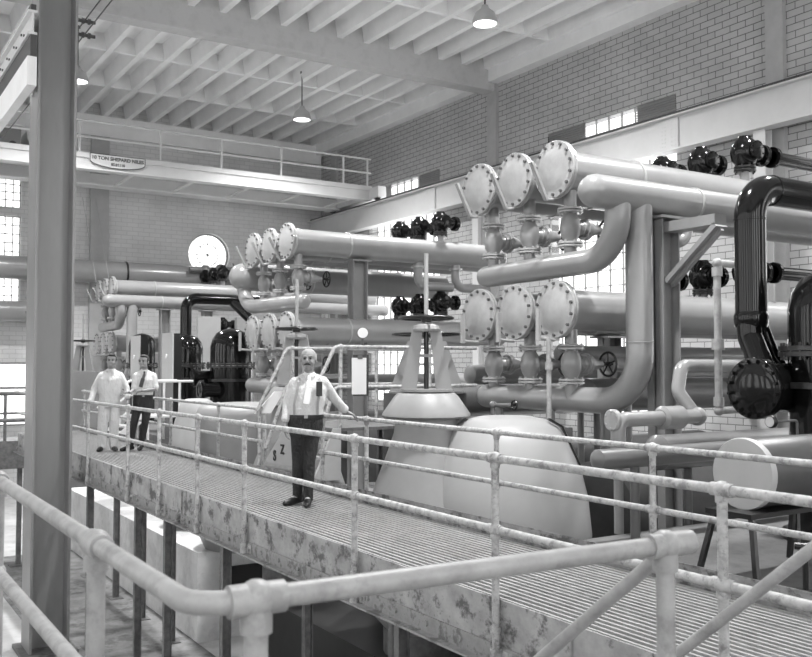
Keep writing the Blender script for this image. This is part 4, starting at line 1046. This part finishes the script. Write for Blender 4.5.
tag(nbk, 'black case held against the chest of the man in the tie', 'case')
nbk.parent = None
# man in white overalls
j2 = dict(neck=(.06, 0, 1.44), chest=(.06, 0, 1.26), waist=(.05, 0, 1.0), pelvis=(.04, 0, .92),
          shL=(.215, 0, 1.325), elL=(.33, -.03, 1.10), wrL=(.345, -.12, .9), shR=(-.095, 0, 1.325), elR=(-.215, .03, 1.10), wrR=(-.27, -.06, .86),
          hipL=(.13, 0, .86), knL=(.125, -.02, .48), anL=(.12, 0, .085), toeL=(.15, -.13, .03), hipR=(-.05, 0, .86), knR=(-.07, -.02, .48), anR=(-.08, 0, .085), toeR=(-.12, -.13, .03))
person((4.26, 16.55, 0), -.25, dict(label='man in loose white overalls standing at the near railing', head=(.065, -.02, 1.585), turn=-.1, j=j2, coverall=True, tw=1.12,
       handL=((0, -.2, -1), (-.9, 0, 0), (0, -1, 0), .6), handR=((0, -.1, -1), (.9, 0, 0), (0, -1, .1), .8),
       top='white_suit', top_name='overalls', sleeveL=1.8, sleeveR=1.9, hair='short'))
j3 = dict(neck=(.17, 0, 1.425), chest=(.17, 0, 1.25), waist=(.155, 0, .98), pelvis=(.15, 0, .91),
          shL=(.32, 0, 1.315), elL=(.37, -.06, 1.08), wrL=(.17, -.21, 1.06), shR=(.03, -.02, 1.315), elR=(.0, -.06, 1.08), wrR=(-.07, -.24, 1.03),
          hipL=(.235, 0, .85), knL=(.19, -.05, .47), anL=(.12, 0, .085), toeL=(.10, -.13, .03), hipR=(.075, 0, .85), knR=(.0, -.08, .48), anR=(-.06, -.02, .085), toeR=(-.16, -.11, .03))
person((4.70, 16.42, 0), -.27, dict(label='man in white short sleeved shirt and dark tie beside the man in overalls', head=(.155, -.025, 1.57), turn=-.45, j=j3, tw=.97,
       handL=((-.9, -.2, -.1), (0, .3, -1), (0, -.9, .3), .7), handR=((-.8, -.5, 0), (0, .4, -1), (.3, -.8, .3), .5),
       top='shirt', top_name='shirt', sleeveL=.9, sleeveR=.9, hair='short', tie='tie_dark', tie_len=.34, tie_dx=-.05))

# ------------------------------------------------------------------ light, world, camera
w = bpy.data.worlds.new('sky'); scene.world = w; w.use_nodes = True
bg = w.node_tree.nodes['Background']; bg.inputs['Color'].default_value = (1, 1, 1, 1); bg.inputs['Strength'].default_value = 2.5
def area(name, loc, size, sy, rot, e):
    l = bpy.data.lights.new(name, 'AREA'); l.shape = 'RECTANGLE'; l.size = size; l.size_y = sy; l.energy = e; l.color = (1, 1, 1)
    o = bpy.data.objects.new(name, l); C.objects.link(o); o.location = loc; o.rotation_euler = rot; return o
for h in lh: area('daylight', (-6.95, (h[0] + h[1]) / 2, 4.8), 7.0, 2.5, (0, -PI / 2, 0), 80)
for h in fh: area('daylight', ((h[0] + h[1]) / 2, -9.9, 5.1), 1.9, 7.6, (PI / 2, 0, 0), 230)
for h in holes: area('daylight', (17.46, (h[0] + h[1]) / 2, (h[2] + h[3]) / 2), h[3] - h[2], 4.5, (0, PI / 2, 0), 90 if h[3] > 5 else 30)
for x, y in LAMPS:
    l = bpy.data.lights.new('lamp', 'SPOT'); l.energy = 3900; l.spot_size = 2.7; l.spot_blend = 1.0; l.shadow_soft_size = .27; l.color = (1, 1, 1)
    o = bpy.data.objects.new('lamp', l); C.objects.link(o); o.location = (x, y, 9.26)

cam = bpy.data.cameras.new('camera'); cam.sensor_width = 36; cam.lens = 920 / 812 * 36; cam.clip_end = 200
co = bpy.data.objects.new('camera', cam); C.objects.link(co)
co.location = (0, 0, 1.51); co.rotation_euler = (PI / 2 + math.atan(36.5 / 920), 0, -math.radians(32.4))
cam.dof.use_dof = True; cam.dof.focus_distance = 9.5; cam.dof.aperture_fstop = 4.5
scene.camera = co
vs = scene.view_settings; vs.view_transform = 'Standard'; vs.look = 'None'; vs.gamma = 1; vs.exposure = 0.25; vs.use_curve_mapping = False
scene.cycles.use_denoising = True
scene.cycles.max_bounces = 8; scene.cycles.diffuse_bounces = 4; scene.cycles.transparent_max_bounces = 12
scene.cycles.sample_clamp_indirect = 8
